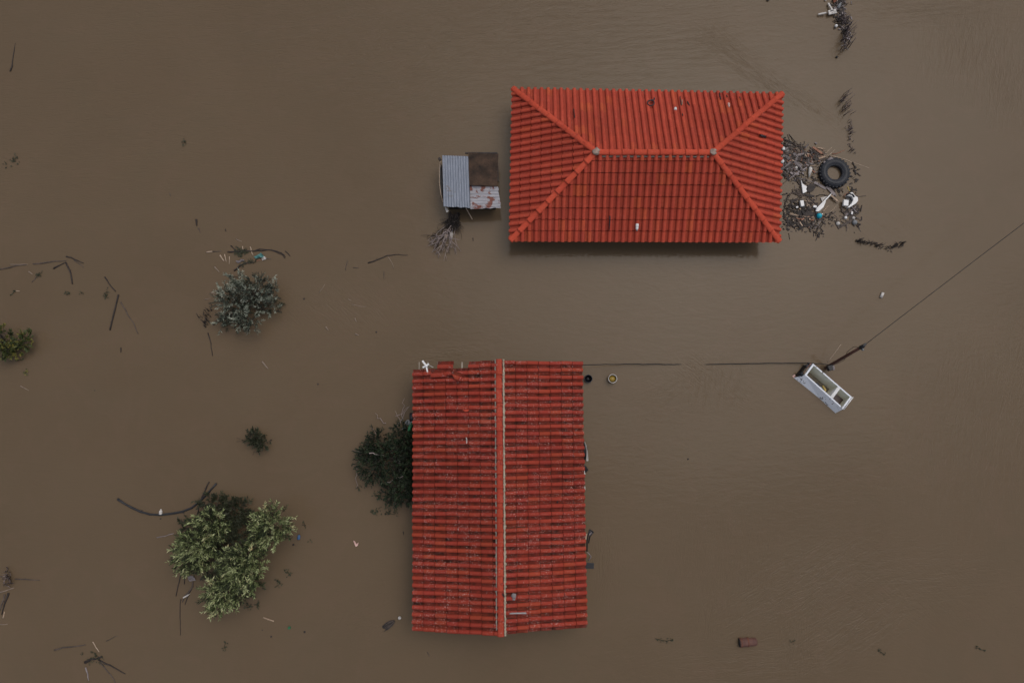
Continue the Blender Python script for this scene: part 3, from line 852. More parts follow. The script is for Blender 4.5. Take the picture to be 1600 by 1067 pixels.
zs = .75
shed_c = P(735, 285, zs)
shed = thing('tin_shed', (shed_c.x, shed_c.y, 0), 'small half drowned shed roofed with grey corrugated tin and rusty sheets', 'shed')
corr_sheet('corrugated_roof', 'zinc', shed, P(691, 243, .86), P(731.5, 244.5, .86), P(734.5, 325, .80), P(693, 323, .80), 10, .008, 'v', ragged=.012)
# brown rotten board, bent at its edges
def bent_board(name, mat, parent, cs, lift, seed, th=.02, n=10):
    cs = [Vector(c) for c in cs]; top = []; fs = []
    for j in range(n + 1):
        for i in range(n + 1):
            u, v = i / n, j / n
            p = cs[0] * (1 - u) * (1 - v) + cs[1] * u * (1 - v) + cs[2] * u * v + cs[3] * (1 - u) * v
            e = noise.noise(Vector((u * 2.2, v * 2.2, seed)))
            edge = Vector((0, 0, 0))
            if i in (0, n) or j in (0, n):
                edge = Vector((.02 * noise.noise(Vector((u * 9, v * 9, seed))), .02 * noise.noise(Vector((u * 9, v * 9, seed + 4))), 0))
            top.append(p + Vector((0, 0, lift * e)) + edge)
    N_ = (n + 1) ** 2
    vs = top + [p - Vector((0, 0, th)) for p in top]
    for j in range(n):
        for i in range(n):
            a = j * (n + 1) + i
            fs += [(a, a + 1, a + n + 2, a + n + 1), (N_ + a, N_ + a + n + 1, N_ + a + n + 2, N_ + a + 1)]
    bd = [i for i in range(n)] + [n + j * (n + 1) for j in range(n)] + [N_ - 1 - i for i in range(n)] + [N_ - 1 - n - j * (n + 1) for j in range(n)]
    for k in range(len(bd)):
        a, b = bd[k], bd[(k + 1) % len(bd)]
        fs.append((a, N_ + a, N_ + b, b))
    return MB().add(vs, fs).build(name, M[mat], parent)
bent_board('rotten_panel', 'brown_panel', shed, (P(731.5, 239, .80), P(779, 240.5, .78), P(777, 291, .80), P(732.5, 290, .82)), .035, 3.1)
corr_sheet('rusty_roof_sheet', 'peeling', shed, P(734, 290, .745), P(778, 292, .73), P(783, 325, .70), P(735, 327, .73), 7, .009, 'u', ragged=.03, seed=5)
wq = [P(694, 249, .6), P(773, 247, .6), P(774, 318, .6), P(699, 318, .6)]
MB().prism([(q.x, q.y) for q in wq], -.6, .66).build('wall', M['darkwood'], shed)
mb = MB(); a, b, c = P(688, 253, .72), P(686.5, 285, .70), P(692, 316, .68)
mb.tube([P(691, 253, .76), a, P(686.6, 266, .71), b, P(689, 305, .69), c], .012, 6)
mb.build('bent_wire', M['straw'], shed)
mb = MB(); mb.box(P(689.6, 284, .5), (.05, 1.05, .3), .03, bev=.01); mb.build('side_board', M['black'], shed)
mb = MB(); mb.prism([(P(x, y, .6).x, P(x, y, .6).y) for x, y in ((695, 323), (699, 326), (701, 329), (698, 332), (695.5, 327))], .55, .565)
mb.build('torn_flap', M['dirty_white'], shed)
for c_, s_, a_ in ((P(752, 239.6, .74), (1.0, .05, .05), 0), (P(687, 249, .60), (.08, .10, .05), .5), (P(777.5, 262, .72), (.05, .9, .05), .03)):
    mb = MB(); mb.box(c_, s_, a_, bev=.008); mb.build('roof_batten', M['darkwood'], shed)
stick([(728, 325), (733, 334), (738, 343)], 1.6, 'straw', 'pale yellowish pole leaning out from under the tin shed', 'pole', 'leaning_pole', .35, z1=.12, taper=1, bend=0)

# brushwood fan behind the shed
def brush(base, tips, n, mat, label, name, cat, z0, z1, seed, spread, rad=.008, parent=None):
    r_ = random.Random(seed); mb = MB()
    for _ in range(n):
        b = base[r_.randrange(len(base))]; t = tips[r_.randrange(len(tips))]
        p = P(b[0] + r_.gauss(0, 2), b[1] + r_.gauss(0, 2), z0 * r_.uniform(.3, 1)); q = P(t[0] + r_.gauss(0, spread), t[1] + r_.gauss(0, spread), z1 * r_.uniform(.2, 1.3))
        k = 6; pts = []
        for i in range(k + 1):
            w_ = p.lerp(q, i / k)
            if 0 < i: w_ += Vector((r_.gauss(0, .03), r_.gauss(0, .03), r_.gauss(0, .015)))
            pts.append(w_)
        rr = rad * r_.uniform(.6, 1.4)
        mb.tube(pts, [rr * (1 - .6 * i / k) for i in range(k + 1)], 4)
        for i in (2, 3, 4, 5):
            d = ((q - p).normalized() + Vector((r_.gauss(0, .6), r_.gauss(0, .6), r_.uniform(0, .5)))).normalized()
            e = pts[i] + d * r_.uniform(.08, .3)
            if e.z < .015: e.z = .015
            mb.tube([pts[i], pts[i].lerp(e, .5) + Vector((r_.gauss(0, .012), r_.gauss(0, .012), 0)), e], [rr * .6, rr * .45, rr * .25], 4)
    o = mb.build(name, M[mat], parent)
    return tag(o, label, cat) if parent is None else o
brush([(703, 334), (716, 334), (710, 345)], [(700, 352), (706, 358), (712, 352), (706, 345)], 60, 'darkreed', 'dark bundle of stems pushing out under the tin shed', 'brushwood', 'brushwood', .4, .15, 71, 4, .010)
brush([(706, 352), (700, 360)], [(668, 392), (680, 398), (690, 402), (700, 402), (710, 396), (686, 388), (672, 378)], 17, 'palebark', 'bare purple brown twiggy branch fanning out below the tin shed', 'bare_branch', 'branch', .25, .10, 72, 5, .0105)
brush([(700, 355), (690, 368)], [(672, 374), (680, 368), (684, 390), (700, 395)], 14, 'darkreed', 'dark wet twigs tangled under the bare branch by the shed', 'wet_twigs', 'twigs', .1, .03, 73, 5, .007)

def bottle(x, y, L, r, ang, mat, label, cap='white', cat='bottle', group=None, z=.03):
    c = P(x, y, z); d = Vector((math.cos(ang), math.sin(ang), .08)).normalized()
    rot = d.to_track_quat('Z', 'Y').to_matrix()
    t = thing('plastic_bottle', (c.x, c.y, 0), label, cat, group)
    mb = MB(); mb.lathe(c - d * L / 2, [(r * .6, 0), (r * .95, .01), (r, .03), (r, L * .62), (r * .85, L * .72), (r * .35, L * .85), (r * .33, L * .92)], 12, rot)
    mb.build('bottle_body', M[mat], t)
    mb = MB(); mb.lathe(c + d * L * .42, [(r * .4, 0), (r * .4, L * .08)], 10, rot); mb.build('bottle_cap', M[cap], t)
    return t
bottle(705, 367, .28, .06, R(78), 'dirty_white', 'white bottle with blue band caught in the bare branch by the shed', 'blue')
mb = MB(); mb.ball(P(696.5, 369.5, .05), .065, 12, .8, .3, rng); tag(mb.build('pale_ball', M['straw']), 'pale greenish round lump caught in the bare branch by the shed', 'ball')

# ------------------------------------------------------------------ open freezer floating on its back
rimq = [P(1257.4, 585.6, .30), P(1317.1, 639.4, .32), P(1331.5, 620.4, .42), P(1270.5, 567.9, .40)]       # SW-NW corner, SW-SE, NE-SE, NE-NW
watq = [P(1240.3, 590.2, 0), P(1305.3, 645.3, 0), P(1321, 626.0, 0), P(1256, 570.0, 0)]
botq = [w_ + (w_ - r_) * .75 for w_, r_ in zip(watq, rimq)]
def FZ(s, t, d):
    """s along the length (north-west to south-east), t across (south-west to north-east), d depth 0 rim .. 1 bottom"""
    f = lambda q: (q[0] * (1 - s) + q[1] * s) * (1 - t) + (q[3] * (1 - s) + q[2] * s) * t
    return f(rimq) * (1 - d) + f(botq) * d
fz = thing('open_fridge', (watq[0] + watq[2]) / 2 * 1.0, 'white doorless fridge floating on its back beside the leaning pole', 'fridge')
mb = MB()
wS, wT, wD = .035, .085, .48
def fbox_ring(mb, s0, s1, t0, t1, d):
    return [FZ(s0, t0, d), FZ(s1, t0, d), FZ(s1, t1, d), FZ(s0, t1, d)]
o_ = fbox_ring(mb, 0.0, 1, 0, 1, 0); ob = fbox_ring(mb, 0.0, 1, 0, 1, 1)
i_ = fbox_ring(mb, wS, 1 - wS, wT, 1 - wT, 0)
mb.add(o_ + ob + i_, [(0, 1, 5, 4), (1, 2, 6, 5), (2, 3, 7, 6), (7, 6, 5, 4), (0, 8, 9, 1), (1, 9, 10, 2), (2, 10, 11, 3), (3, 11, 8, 0)])
mb.build('cabinet', M['enamel'], fz)
# far end: the compressor recess with a frame round a dark hole
mb = MB(); e0, e1, e2, e3 = FZ(0, .0, .03), FZ(0, 1, .03), FZ(0, 1, .72), FZ(0, 0, .72)
out = (FZ(0, .5, .5) - FZ(.1, .5, .5)).normalized() * .012
def Q(u, v): return (e0 * (1 - u) + e1 * u) * (1 - v) + (e3 * (1 - u) + e2 * u) * v + out
mb.add([Q(.12, .45), Q(.95, .42), Q(.95, .92), Q(.12, .92), ], [(0, 1, 2, 3)])
mb.build('compressor_recess', M['black'], fz)
mb = MB(); mb.tube([Q(0, .1) + out, Q(.3, .08) + out, Q(.6, .12) + out, Q(.98, .05) + out], .011, 6); mb.build('copper_pipe', M['copper'], fz)
mb = MB(); mb.tube([Q(.05, .97) + out, Q(.5, .99) + out, Q(.97, .97) + out], .010, 6)
mb.build('copper_pipe', M['copper'], fz)
mb = MB(); mb.ball(Q(.07, .18) + out * 2, .075, 10, .8, .5, rng); mb.ball(Q(.12, .40) + out, .06, 9, .8, .5, rng)
mb.build('torn_foam', M['black'], fz)
mb = MB(); mb.ball(Q(1.0, .3) + out, .045, 9, .8, .5, rng)
mb.build('torn_foam', M['black'], fz)
mb = MB(); mb.box(Q(.10, .80) + out, (.10, .07, .03), .8, bev=.008); mb.build('rusty_foot', M['pale_pink'], fz)
# liner with two compartments
def cavity(s0, s1, t0, t1, d, name, fl):
    a_ = fbox_ring(None, s0, s1, t0, t1, .0); k = .018
    b_ = fbox_ring(None, s0 + k, s1 - k, t0 + .05, t1 - .05, d)
    mb = MB(); mb.add(a_ + b_, [(0, 4, 5, 1), (1, 5, 6, 2), (2, 6, 7, 3), (3, 7, 4, 0)]); o = mb.build(name, M['liner'], fz)
    c_ = fbox_ring(None, s0 + k, s1 - k, t0 + .05, t1 - .05, d - .01)
    mb = MB(); mb.add(c_, [(0, 1, 2, 3)]); mb.build('compartment_floor', M[fl], fz)
cavity(wS, .655, wT, 1 - wT, .56, 'large_compartment', 'freezer_floor')
cavity(.715, 1 - wS, wT, 1 - wT, .46, 'small_compartment', 'freezer_mud')
mb = MB(); q0 = [FZ(.655, wT, -.012), FZ(.715, wT, -.012), FZ(.715, 1 - wT, -.012), FZ(.655, 1 - wT, -.012)]; q1 = [FZ(.655, wT, .6), FZ(.715, wT, .6), FZ(.715, 1 - wT, .6), FZ(.655, 1 - wT, .6)]
mb.add(q0 + q1, [(0, 1, 2, 3), (0, 4, 5, 1), (1, 5, 6, 2), (2, 6, 7, 3), (3, 7, 4, 0)]); mb.build('divider', M['white'], fz)
mb = MB()
for t0, t1 in ((0, 1),):
    a_, b_ = FZ(1.012, -.01, -.03), FZ(1.012, 1.02, -.03)
    mb.tube([a_, b_], .014, 6)
mb.build('end_trim', M['white'], fz)
c = FZ(.56, .50, .47); mb = MB(); mb.tube([c + Vector((-.02, .16, 0)), c + Vector((.03, .02, .03)), c + Vector((.01, -.12, .0))], [.03, .045, .03], 8)
tag(mb.build('yellow_packet', M['yellow']), 'curved yellow packet lying inside the large compartment of the fridge', 'packet')
c = FZ(.40, .42, .48); mb = MB(); mb.box(c, (.20, .14, .08), .7, bev=.02); mb.box(c + Vector((-.12, .05, .01)), (.12, .10, .06), .2, bev=.02)
tag(mb.build('dark_bag', M['navy']), 'dark bundle lying inside the large compartment of the fridge', 'bag')
c = FZ(.49, .42, .47); mb = MB(); mb.box(c + Vector((0, .01, .02)), (.13, .12, .07), .5, bev=.015)
tag(mb.build('grey_carton', M['grey']), 'small grey carton beside the yellow packet inside the fridge', 'carton')

# ------------------------------------------------------------------ leaning pole and its cables
pb, pt = P(1294, 572.5, .12), P(1349, 540.5, 1.7)
pd = (pt - pb).normalized()
pole = thing('leaning_utility_pole', (pb.x, pb.y, 0), 'short reddish brown utility pole leaning over the fridge and carrying the cables', 'utility pole')
mb = MB(); mb.tube([pb - pd * 1.2, pb, pb.lerp(pt, .5), pt], [.052, .05, .046, .042], 10); mb.build('pole_shaft', M['pole'], pole)
mb = MB(); mb.tube([pt - pd * .14, pt - pd * .06, pt + pd * .02], [.055, .06, .05], 8); mb.box(pt + Vector((.02, .03, .02)), (.12, .06, .06), .6, bev=.012); mb.build('pole_clamp', M['black'], pole)
mb = MB(); mb.lathe(pt - pd * .10 + Vector((.02, -.07, .0)), [(.02, 0), (.035, .02), (.02, .04), (.035, .06), (.018, .08)], 10); mb.build('insulator', M['grey'], pole)
c = P(1297, 574.5, .28); mb = MB(); mb.box(c, (.17, .16, .16), .35, bev=.015); mb.build('junction_box', M['black'], pole)
mb = MB(); mb.box(c + Vector((.075, -.005, .012)), (.055, .14, .15), .12, bev=.012); mb.build('box_cover', M['greywood'], pole)
mb = MB(); mb.tube([pt - pd * .12, pt - pd * .35 + Vector((-.06, .11, .02)), pt - pd * .65 + Vector((-.05, .07, 0)), pt - pd * .85], .007, 5)
mb.tube([pb + pd * .9, pb + pd * .7 + Vector((.05, -.06, 0)), pb + pd * .4 + Vector((.05, -.05, 0)), pb + pd * .15], .006, 5); mb.build('loose_wire', M['cable'], pole)
stick([(1293, 566), (1303, 553), (1314, 538)], 1.2, 'straw', 'pale thin cane leaning on the foot of the utility pole', 'cane', 'leaning_cane', .25, z1=.5, bend=0, taper=.6)
a, b = pt, P(1602, 351, 2.6); d = b - a
mb = MB(); pts = []
for i in range(41):
    t = i / 40 * 2.6
    pts.append(a + d * t + Vector((0, 0, -.25 * math.sin(min(1, t / 2.6) * PI))))
mb.tube(pts, .0095, 6); tag(mb.build('overhead_cable', M['cable']), 'thin black cable running from the pole top to the upper right', 'cable')
def sag_cable(pp, rad, label):
    pts = []
    for i in range(len(pp) - 1):
        a, b = P(*pp[i]), P(*pp[i + 1])
        for k in range(6): pts.append(a.lerp(b, k / 6) + Vector((0, rng.gauss(0, .0035), 0)))
    pts.append(P(*pp[-1])); mb = MB(); mb.tube(pts, rad, 6)
    return tag(mb.build('sagging_cable', M['cable']), label, 'cable')
sag_cable([(1294, 570, .25), (1284, 568.5, .22), (1262, 567, .12), (1200, 567.5, .05), (1150, 568.3, .03), (1108, 569.2, .008), (1082, 569.5, -.06), (1058, 569.5, .008), (1030, 569, .03), (980, 568.7, .12), (940, 569.5, .5), (908, 570.5, .92)],
          .0135, 'black cable dipping under the water between the pole and the gabled house')

# ------------------------------------------------------------------ buckets
def bucket(x, y, r, hgt, shell, fill, label, fz_):
    c = P(x, y, 0)
    t = thing('bucket', (c.x, c.y, 0), label, 'bucket', 'two buckets by the gabled house')
    mb = MB(); mb.lathe(c, [(r * .82, -.12), (r * .97, hgt - .02), (r * 1.04, hgt - .015), (r * 1.05, hgt), (r * .93, hgt), (r * .90, hgt - .02), (r * .80, -.05)], 28)
    mb.build('bucket_shell', M[shell], t)
    mb = MB(); mb.lathe(c + Vector((0, 0, fz_)), [(r * .905, 0), (.0001, .004)], 28); mb.build('contents', M[fill], t)
bucket(918.5, 592, .118, .17, 'navy', 'black', 'dark blue bucket floating next to the eave of the gabled house', .05)
bucket(956, 592, .132, .2, 'dirty_white', 'yellow_water', 'white rimmed bucket full of yellowish liquid, farther from the gabled house', .12)

# ------------------------------------------------------------------ things lying on the roofs
def roofA(px, py, key, lift=.075):
    p0, N, U, V = slopesA[key]
    return on_plane(px, py, p0, N, lift)
def roofB(px, py, key, lift=.08):
    p0, N, U, V = slopesB[key]
    return on_plane(px, py, p0, N, lift)
def roof_stick(f, key, pts, wpx, mat, label, cat='stick', name='stick', lift=.10, group=None):
    q = [f(x, y, key, lift) for x, y in pts]; r0 = wpx * .5 * .0186
    mb = MB(); dense = []
    for i in range(len(q) - 1):
        for k in range(3): dense.append(q[i].lerp(q[i + 1], k / 3) + Vector((rng.gauss(0, .003), rng.gauss(0, .003), 0)))
    dense.append(q[-1]); mb.tube(dense, [r0 * rng.uniform(.8, 1.1) for _ in dense], 6)
    return tag(mb.build(name, M[mat]), label, cat, group)
q = []
for k in range(26):
    a = R(70) + 2 * PI * k / 22
    q.append((1017 + 5.2 * math.cos(a), 161.2 - 4.2 * math.sin(a)))
q = [(1022.3, 152.5), (1022.4, 156)] + q[2:]
roof_stick(roofA, 'n', q, 2.0, 'rubber', 'black hose coiled into a ring on the north slope of the hipped roof', 'hose', 'coiled_hose', .10)
roof_stick(roofA, 'n', [(1062.5, 151), (1063.5, 159), (1065, 165)], 1.7, 'darkwood', 'dark wood splinter on the north roof slope, longest of the trio near the hose ring', group='debris on the hipped roof')
roof_stick(roofA, 'n', [(1066, 156), (1065.5, 164)], 1.5, 'palewood', 'pale splinter lying against the dark splinter near the hose ring on the roof', group='debris on the hipped roof')
roof_stick(roofA, 'n', [(1074, 159), (1077, 165)], 2.4, 'darkwood', 'short dark chunk right of the pale splinter on the north roof slope', group='debris on the hipped roof')
roof_stick(roofA, 'n', [(1066, 178), (1067, 181)], 1.6, 'darkwood', 'tiny dark chip below the splinters on the north roof slope', group='debris on the hipped roof')
roof_stick(roofA, 'n', [(1124.5, 146), (1126, 156)], 2.2, 'black', 'black bar in a tile valley at the north eave of the hipped roof', group='debris on the hipped roof')
roof_stick(roofA, 'n', [(1135, 149), (1137, 152)], 2.2, 'rust', 'small rusty chip right of the black bar at the north eave', group='debris on the hipped roof')
roof_stick(roofA, 'n', [(1156, 152), (1157.5, 156)], 1.8, 'rust', 'small rusty chip nearest the north east corner of the hipped roof', group='debris on the hipped roof')
roof_stick(roofA, 'n', [(896.5, 171), (898, 184)], 1.6, 'darkwood', 'dark sliver on the left part of the north roof slope beside the hip', group='debris on the hipped roof')
roof_stick(roofA, 's', [(953, 337), (951.8, 360)], 2.0, 'black', 'black stick lying down the south slope of the hipped roof')
roof_stick(roofA, 'e', [(1188, 212), (1196, 214.5)], 4.2, 'black', 'black block on the east slope of the hipped roof', 'block', 'block')
roof_stick(roofA, 'e', [(1213, 201.5), (1221, 204)], 2.0, 'rust', 'dark rusty sliver at the eave of the east roof slope', group='debris on the hipped roof')
def roof_bottle(f, key, x, y, dx, dy, L, r, label, mat='white', cat='bottle'):
    a, b = f(x - dx / 2, y - dy / 2, key, .09), f(x + dx / 2, y + dy / 2, key, .09); d = (b - a).normalized()
    t = thing('bottle', (a + b) / 2, label, cat)
    mb = MB(); k = 8; prof = [(0, .6), (.08, .95), (.45, 1), (.55, .72), (.62, .95), (.85, .8), (1, .4)]
    mb.tube([a + d * (L * u) for u, _ in prof], [r * v for _, v in prof], 10); mb.build('bottle_body', M[mat], t)
    mb = MB(); mb.tube([a + d * L, a + d * (L + .03)], r * .42, 8); mb.build('bottle_cap', M['grey'], t)
roof_bottle(roofA, 's', 995.5, 354, -.6, 9, .19, .05, 'white waisted bottle lying on the south slope of the hipped roof')
roof_bottle(roofA, 'n', 1055.5, 169.5, .8, -5, .10, .045, 'short white bottle on the north roof slope left of the splinters', 'white')
roof_bottle(roofA, 'n', 1139, 166, 1.2, 9, .17, .036, 'slim pinkish bottle on the north roof slope near the right hip', 'pale_pink')
c = roofB(803, 930.5, 'e', .10); mb = MB(); mb.ball(c, .075, 10, .7, .5, rng); mb.ball(c + Vector((.0, -.08, -.02)), .05, 9, .7, .5, rng)
tag(mb.build('mortar_lump', M['greywood']), 'pale grey mortar lump on the right slope of the gabled roof', 'mortar lump')
roof_stick(roofB, 'e', [(796, 958), (822, 957.5)], 2.6, 'steel', 'grey metal tube lying across the right slope of the gabled roof', 'tube', 'metal_tube', .12)
roof_stick(roofB, 'e', [(784.5, 927), (788, 932)], 1.6, 'black', 'small black strap hooked on the ridge mortar of the gabled roof', 'strap', 'strap', .12)
c = roofB(871, 784, 'e', .03); mb = MB(); mb.ball(c, .03, 8, .6, .3, rng); tag(mb.build('dark_lump', M['black']), 'tiny black lump in a tile valley of the gabled roof', 'lump')
roof_stick(roofB, 'w', [(728, 683), (729.5, 686), (729, 693)], 1.4, 'dirty_white', 'thin white curl of plastic on the left slope of the gabled roof', 'plastic strip', 'plastic_strip', .09)
# white four-armed piece at the damaged corner
c = P(666, 571.5, 1.18)
t = thing('white_cross', c, 'white four armed plastic cross standing at the damaged corner of the gabled roof', 'plastic cross')
for (x, y, w_, dz) in ((660, 563.5, .055, .05), (670, 568.5, .06, .02), (660.5, 574, .05, -.01), (668, 581, .045, -.03)):
    e = P(x, y, 1.18 + dz); d = (e - c); X = d.normalized(); Y = Vector((0, 0, 1)).cross(X).normalized(); Z = X.cross(Y)
    mb = MB(); mb.box((c + e) / 2, (d.length, w_, .03), rot=Matrix((X, Y, Z)).transposed(), bev=.008); mb.build('arm', M['white'], t)
mb = MB(); mb.lathe(c + Vector((0, 0, -.02)), [(.03, 0), (.045, .02), (.04, .05), (.02, .06)], 12); mb.build('hub', M['white'], t)
roof_stick(roofB, 'w', [(671, 571), (677, 573.5)], 1.0, 'dirty_white', 'thin pale wire right of the white cross on the roof corner', 'wire', 'wire', .10)

# ------------------------------------------------------------------ things hanging along the right eave of the gabled house
mb = MB(); cs = [(913.3, 690.5), (915.5, 697), (917, 704), (917.3, 712), (917.6, 720)]
vs = []; fs = []
for i, (x, y) in enumerate(cs):
    w_ = [1.2, 1.6, 1.4, 1.9, 2.6][i]
    vs += [P(x - w_ / 2, y, .62), P(x + w_ / 2, y, .66), P(x + w_ / 2 + .4, y, .30), P(x - w_ / 2, y, .28)]
for i in range(len(cs) - 1):
    b = i * 4
    for k in range(4): fs.append((b + k, b + (k + 1) % 4, b + 4 + (k + 1) % 4, b + 4 + k))
fs += [(3, 2, 1, 0), tuple(len(vs) - 4 + k for k in range(4))]
mb.add(vs, fs); tag(mb.build('white_tarp', M['white']), 'white bowed plastic sheet showing beside the right eave of the gabled house', 'plastic sheet')
mb = MB(); mb.tube([P(911, 692, .5), P(913.5, 700, .5), P(914, 710, .5), P(912, 718, .5)], [.05, .08, .08, .05], 8); tag(mb.build('dark_bundle', M['black']), 'black bundle behind the white bowed sheet under the right eave', 'bundle')
mb = MB(); mb.tube([P(911, 727, .7), P(914, 730, .66), P(917, 734, .62), P(915.5, 736, .6), P(912, 734.5, .6)], [.04, .05, .045, .05, .04], 8); tag(mb.build('black_hook', M['black']), 'black hooked rubber piece under the right eave below the white sheet', 'rubber hook')
mb = MB(); mb.box(P(913, 738, .8), (.04, .12, .04), .2, bev=.01); tag(mb.build('white_scrap', M['dirty_white']), 'small white scrap at the right eave under the rubber hook', 'scrap')
mb = MB(); mb.box(P(913.5, 762.5, .8), (.04, .10, .04), .0, bev=.01); tag(mb.build('white_peg', M['dirty_white']), 'tiny white peg at the middle of the right eave', 'peg')
t = thing('bent_frame', P(919, 840, .6), 'bent black metal frame sticking out from the right eave of the gabled house', 'metal frame')
for pts, r_ in (([P(917, 861, .55), P(917.3, 846, .62), P(919, 836, .68), P(921.5, 827, .7)], .022), ([P(921.5, 827, .7), P(927, 831.3, .68)], .02), ([P(927, 831.3, .68), P(922, 837, .62), P(919.5, 848, .58)], .02), ([P(919, 834, .68), P(924.5, 829.5, .69)], .014)):
    mb = MB(); mb.tube(pts, r_, 7); mb.build('bar', M['black'], t)
mb = MB(); mb.add([P(919.5, 833, .67), P(921.8, 828, .69), P(926, 831, .67), P(921.5, 836.5, .63)], [(0, 1, 2, 3)]); mb.add([P(919.5, 833, .66), P(921.8, 828, .68), P(926, 831, .66), P(921.5, 836.5, .62)], [(3, 2, 1, 0)]); mb.build('torn_cloth', M['greywood'], t)
mb = MB(); mb.box(P(915.5, 838, .75), (.05, .16, .03), -.2, bev=.01); tag(mb.build('pale_slat', M['palewood']), 'short pale slat beside the bent black frame at the eave', 'slat')  # a short flat slat
mb = MB()
for k in range(7): mb.tube([P(916 + k * .5, 861 + k * .3, .5), P(920 + k * .6, 865 + k * .6, .5 + .02 * (k % 2)), P(924 - k * .4, 869 + k * .5, .48), P(920 - k * .3, 876 - k * .3, .45)], .008, 4)
tag(mb.build('wire_bundle', M['greywood']), 'tangled grey wire mesh bundle under the right eave above the black panel', 'wire bundle')
mb = MB(); mb.box(P(921, 883.4, .62), (.26, .165, .05), -.04, bev=.008); tag(mb.build('black_panel', M['black']), 'black rectangular panel projecting from the right eave of the gabled house', 'panel')  # a stiff rectangular panel
mb = MB(); mb.tube([P(643.5, 646, .85), P(643.5, 653, .9), P(643, 657, .86)], [.07, .075, .06], 12); tag(mb.build('stove_pipe', M['black']), 'black round pipe end beside the left eave above the dark tree', 'pipe')
mb = MB(); mb.ball(P(638, 660, .6), .09, 12, .7, .3, rng); tag(mb.build('grey_bag', M['grey']), 'grey plastic bag at the left eave under the black pipe', 'bag')
bottle(641, 666, .30, .05, R(70), 'green', 'green bottle at the left eave between the grey bag and the dark tree', z=.6)
mb = MB(); mb.box(P(632, 668.5, .62), (.16, .035, .03), .35, bev=.008); tag(mb.build('white_strip', M['white']), 'white plastic strip at the top of the dark tree by the eave', 'strip')

# ------------------------------------------------------------------ the debris raft at the right end of the hipped house
tc = P(1302, 271.5, .0)
tyre = thing('tractor_tyre', tc, 'big black tractor tyre floating flat in the debris raft', 'tyre')
mb = MB(); prof = [(.235, .03), (.228, .08), (.235, .115), (.255, .125), (.30, .165), (.36, .185), (.42, .17), (.465, .13), (.478, .05), (.465, -.06), (.36, -.10), (.25, -.06), (.235, .03)]
mb.lathe(tc, prof, 48, caps=False); mb.build('carcass', M['rubber'], tyre)
mb = MB()
for k in range(26):
    a = 2 * PI * k / 26; rot = Matrix.Rotation(a, 3, 'Z') @ Matrix.Rotation(.35, 3, 'X')
    mb.box(tc + Vector((math.cos(a) * .475, math.sin(a) * .475, .05)), (.05, .05, .17), rot=rot, bev=.01)
mb.build('tread', M['rubber'], tyre)
mb = MB(); mb.lathe(tc, [(.245, .118), (.25, .132), (.262, .132), (.266, .12)], 40, caps=False); mb.build('bead', M['rubber'], tyre)
mb = MB(); mb.lathe(tc, [(.375, .184), (.38, .19), (.39, .189), (.395, .180)], 40, caps=False); mb.build('bead', M['rubber'], tyre)
for x, y, r_ in ((1298, 250.5, .10), (1306, 251.5, .075), (1289, 254, .05)):
    mb = MB(); mb.ball(P(x, y, .135), r_, 10, .25, .6, rng); mb.build('mud_patch', M['greywood'], tyre)

# white shell with a dark hollow
sc_ = P(1327, 313, .0)
sh = thing('plastic_shell', sc_, 'white rounded plastic seat shell with a dark hollow beside the white block', 'plastic shell')
o1 = [(1322.5, 306.5), (1326, 302.5), (1331, 301), (1333, 303.5), (1335.5, 306.5), (1339.5, 309), (1340, 314), (1336.5, 318.5), (1331, 322), (1326, 325), (1324, 324.2), (1330, 318.5), (1333, 313), (1331, 307.5), (1327, 306)]
mb = MB(); mb.prism([tuple(P(x, y, .1).xy) for x, y in o1], .0, .13); mb.build('rim', M['white'], sh)
mb = MB(); mb.prism([tuple(P(x, y, .03).xy) for x, y in ((1323, 307), (1328, 305), (1333, 308), (1333, 314), (1329, 320), (1326, 316), (1322, 311))], -.04, .03); mb.build('hollow', M['black'], sh)
mb = MB(); mb.tube([P(1322, 306, .1), P(1324, 304, .14), P(1328, 303, .14), P(1332, 304, .14), P(1335, 308, .14)], .025, 7); mb.build('edge_seal', M['black'], sh)
mb = MB(); mb.box(P(1321, 317.5, .12), (.19, .155, .10), -.9 + PI / 2 + .75, bev=.01)
tag(mb.build('white_block', M['white']), 'square white foam block overlapping the white plastic shell', 'foam block')
def panel(pts, mat, label, cat, name, z0=.02, z1=.05, tilt=None):
    mb = MB(); mb.prism([tuple(P(x, y, z1).xy) for x, y in pts], z0, z1, tilt)
    return tag(mb.build(name, M[mat]), label, cat)
panel([(1251.8, 281), (1254, 287), (1261, 292), (1259.5, 296), (1261, 299), (1256, 302), (1254.5, 301.5)], 'white', 'white pointed plastic fragment left of the round brown board', 'plastic fragment', 'plastic_fragment', .03, .09)
panel([(1262, 290), (1267, 287.5), (1273, 288), (1275, 292), (1271, 298), (1264, 300.5), (1260, 298), (1262, 294)], 'darkwood', 'round dark brown board beside the white pointed fragment', 'board', 'brown_board', .02, .06)
panel([(1275, 330.2), (1274.8, 327.5), (1291.5, 309), (1290, 316), (1286.5, 324), (1279.5, 330.5)], 'white', 'white tapered sheet torn from a cabinet, above the teal ball', 'sheet', 'torn_sheet', .03, .07)
plank(1275.5, 327, 1297.5, 304.5, 1.8, 'white', 'long white edge strip along the torn white sheet', 'strip', 'edge_strip', .10, .05)
plank(1297, 304.5, 1308.5, 314.5, 2.6, 'palewood', 'short pale edge strip meeting the long white strip at its top', 'strip', 'edge_strip', .08, .04)
panel([(1282.5, 309), (1293, 306.5), (1287.5, 311.5), (1284.5, 315)], 'dirty_white', 'dirty white flap behind the long white edge strip', 'flap', 'plastic_flap', .0, .04)
mb = MB(); mb.box(P(1252.8, 318.3, .09), (.11, .19, .09), .12, bev=.012); tag(mb.build('white_carton', M['white']), 'upright white rectangular carton left of the torn white sheet', 'carton')
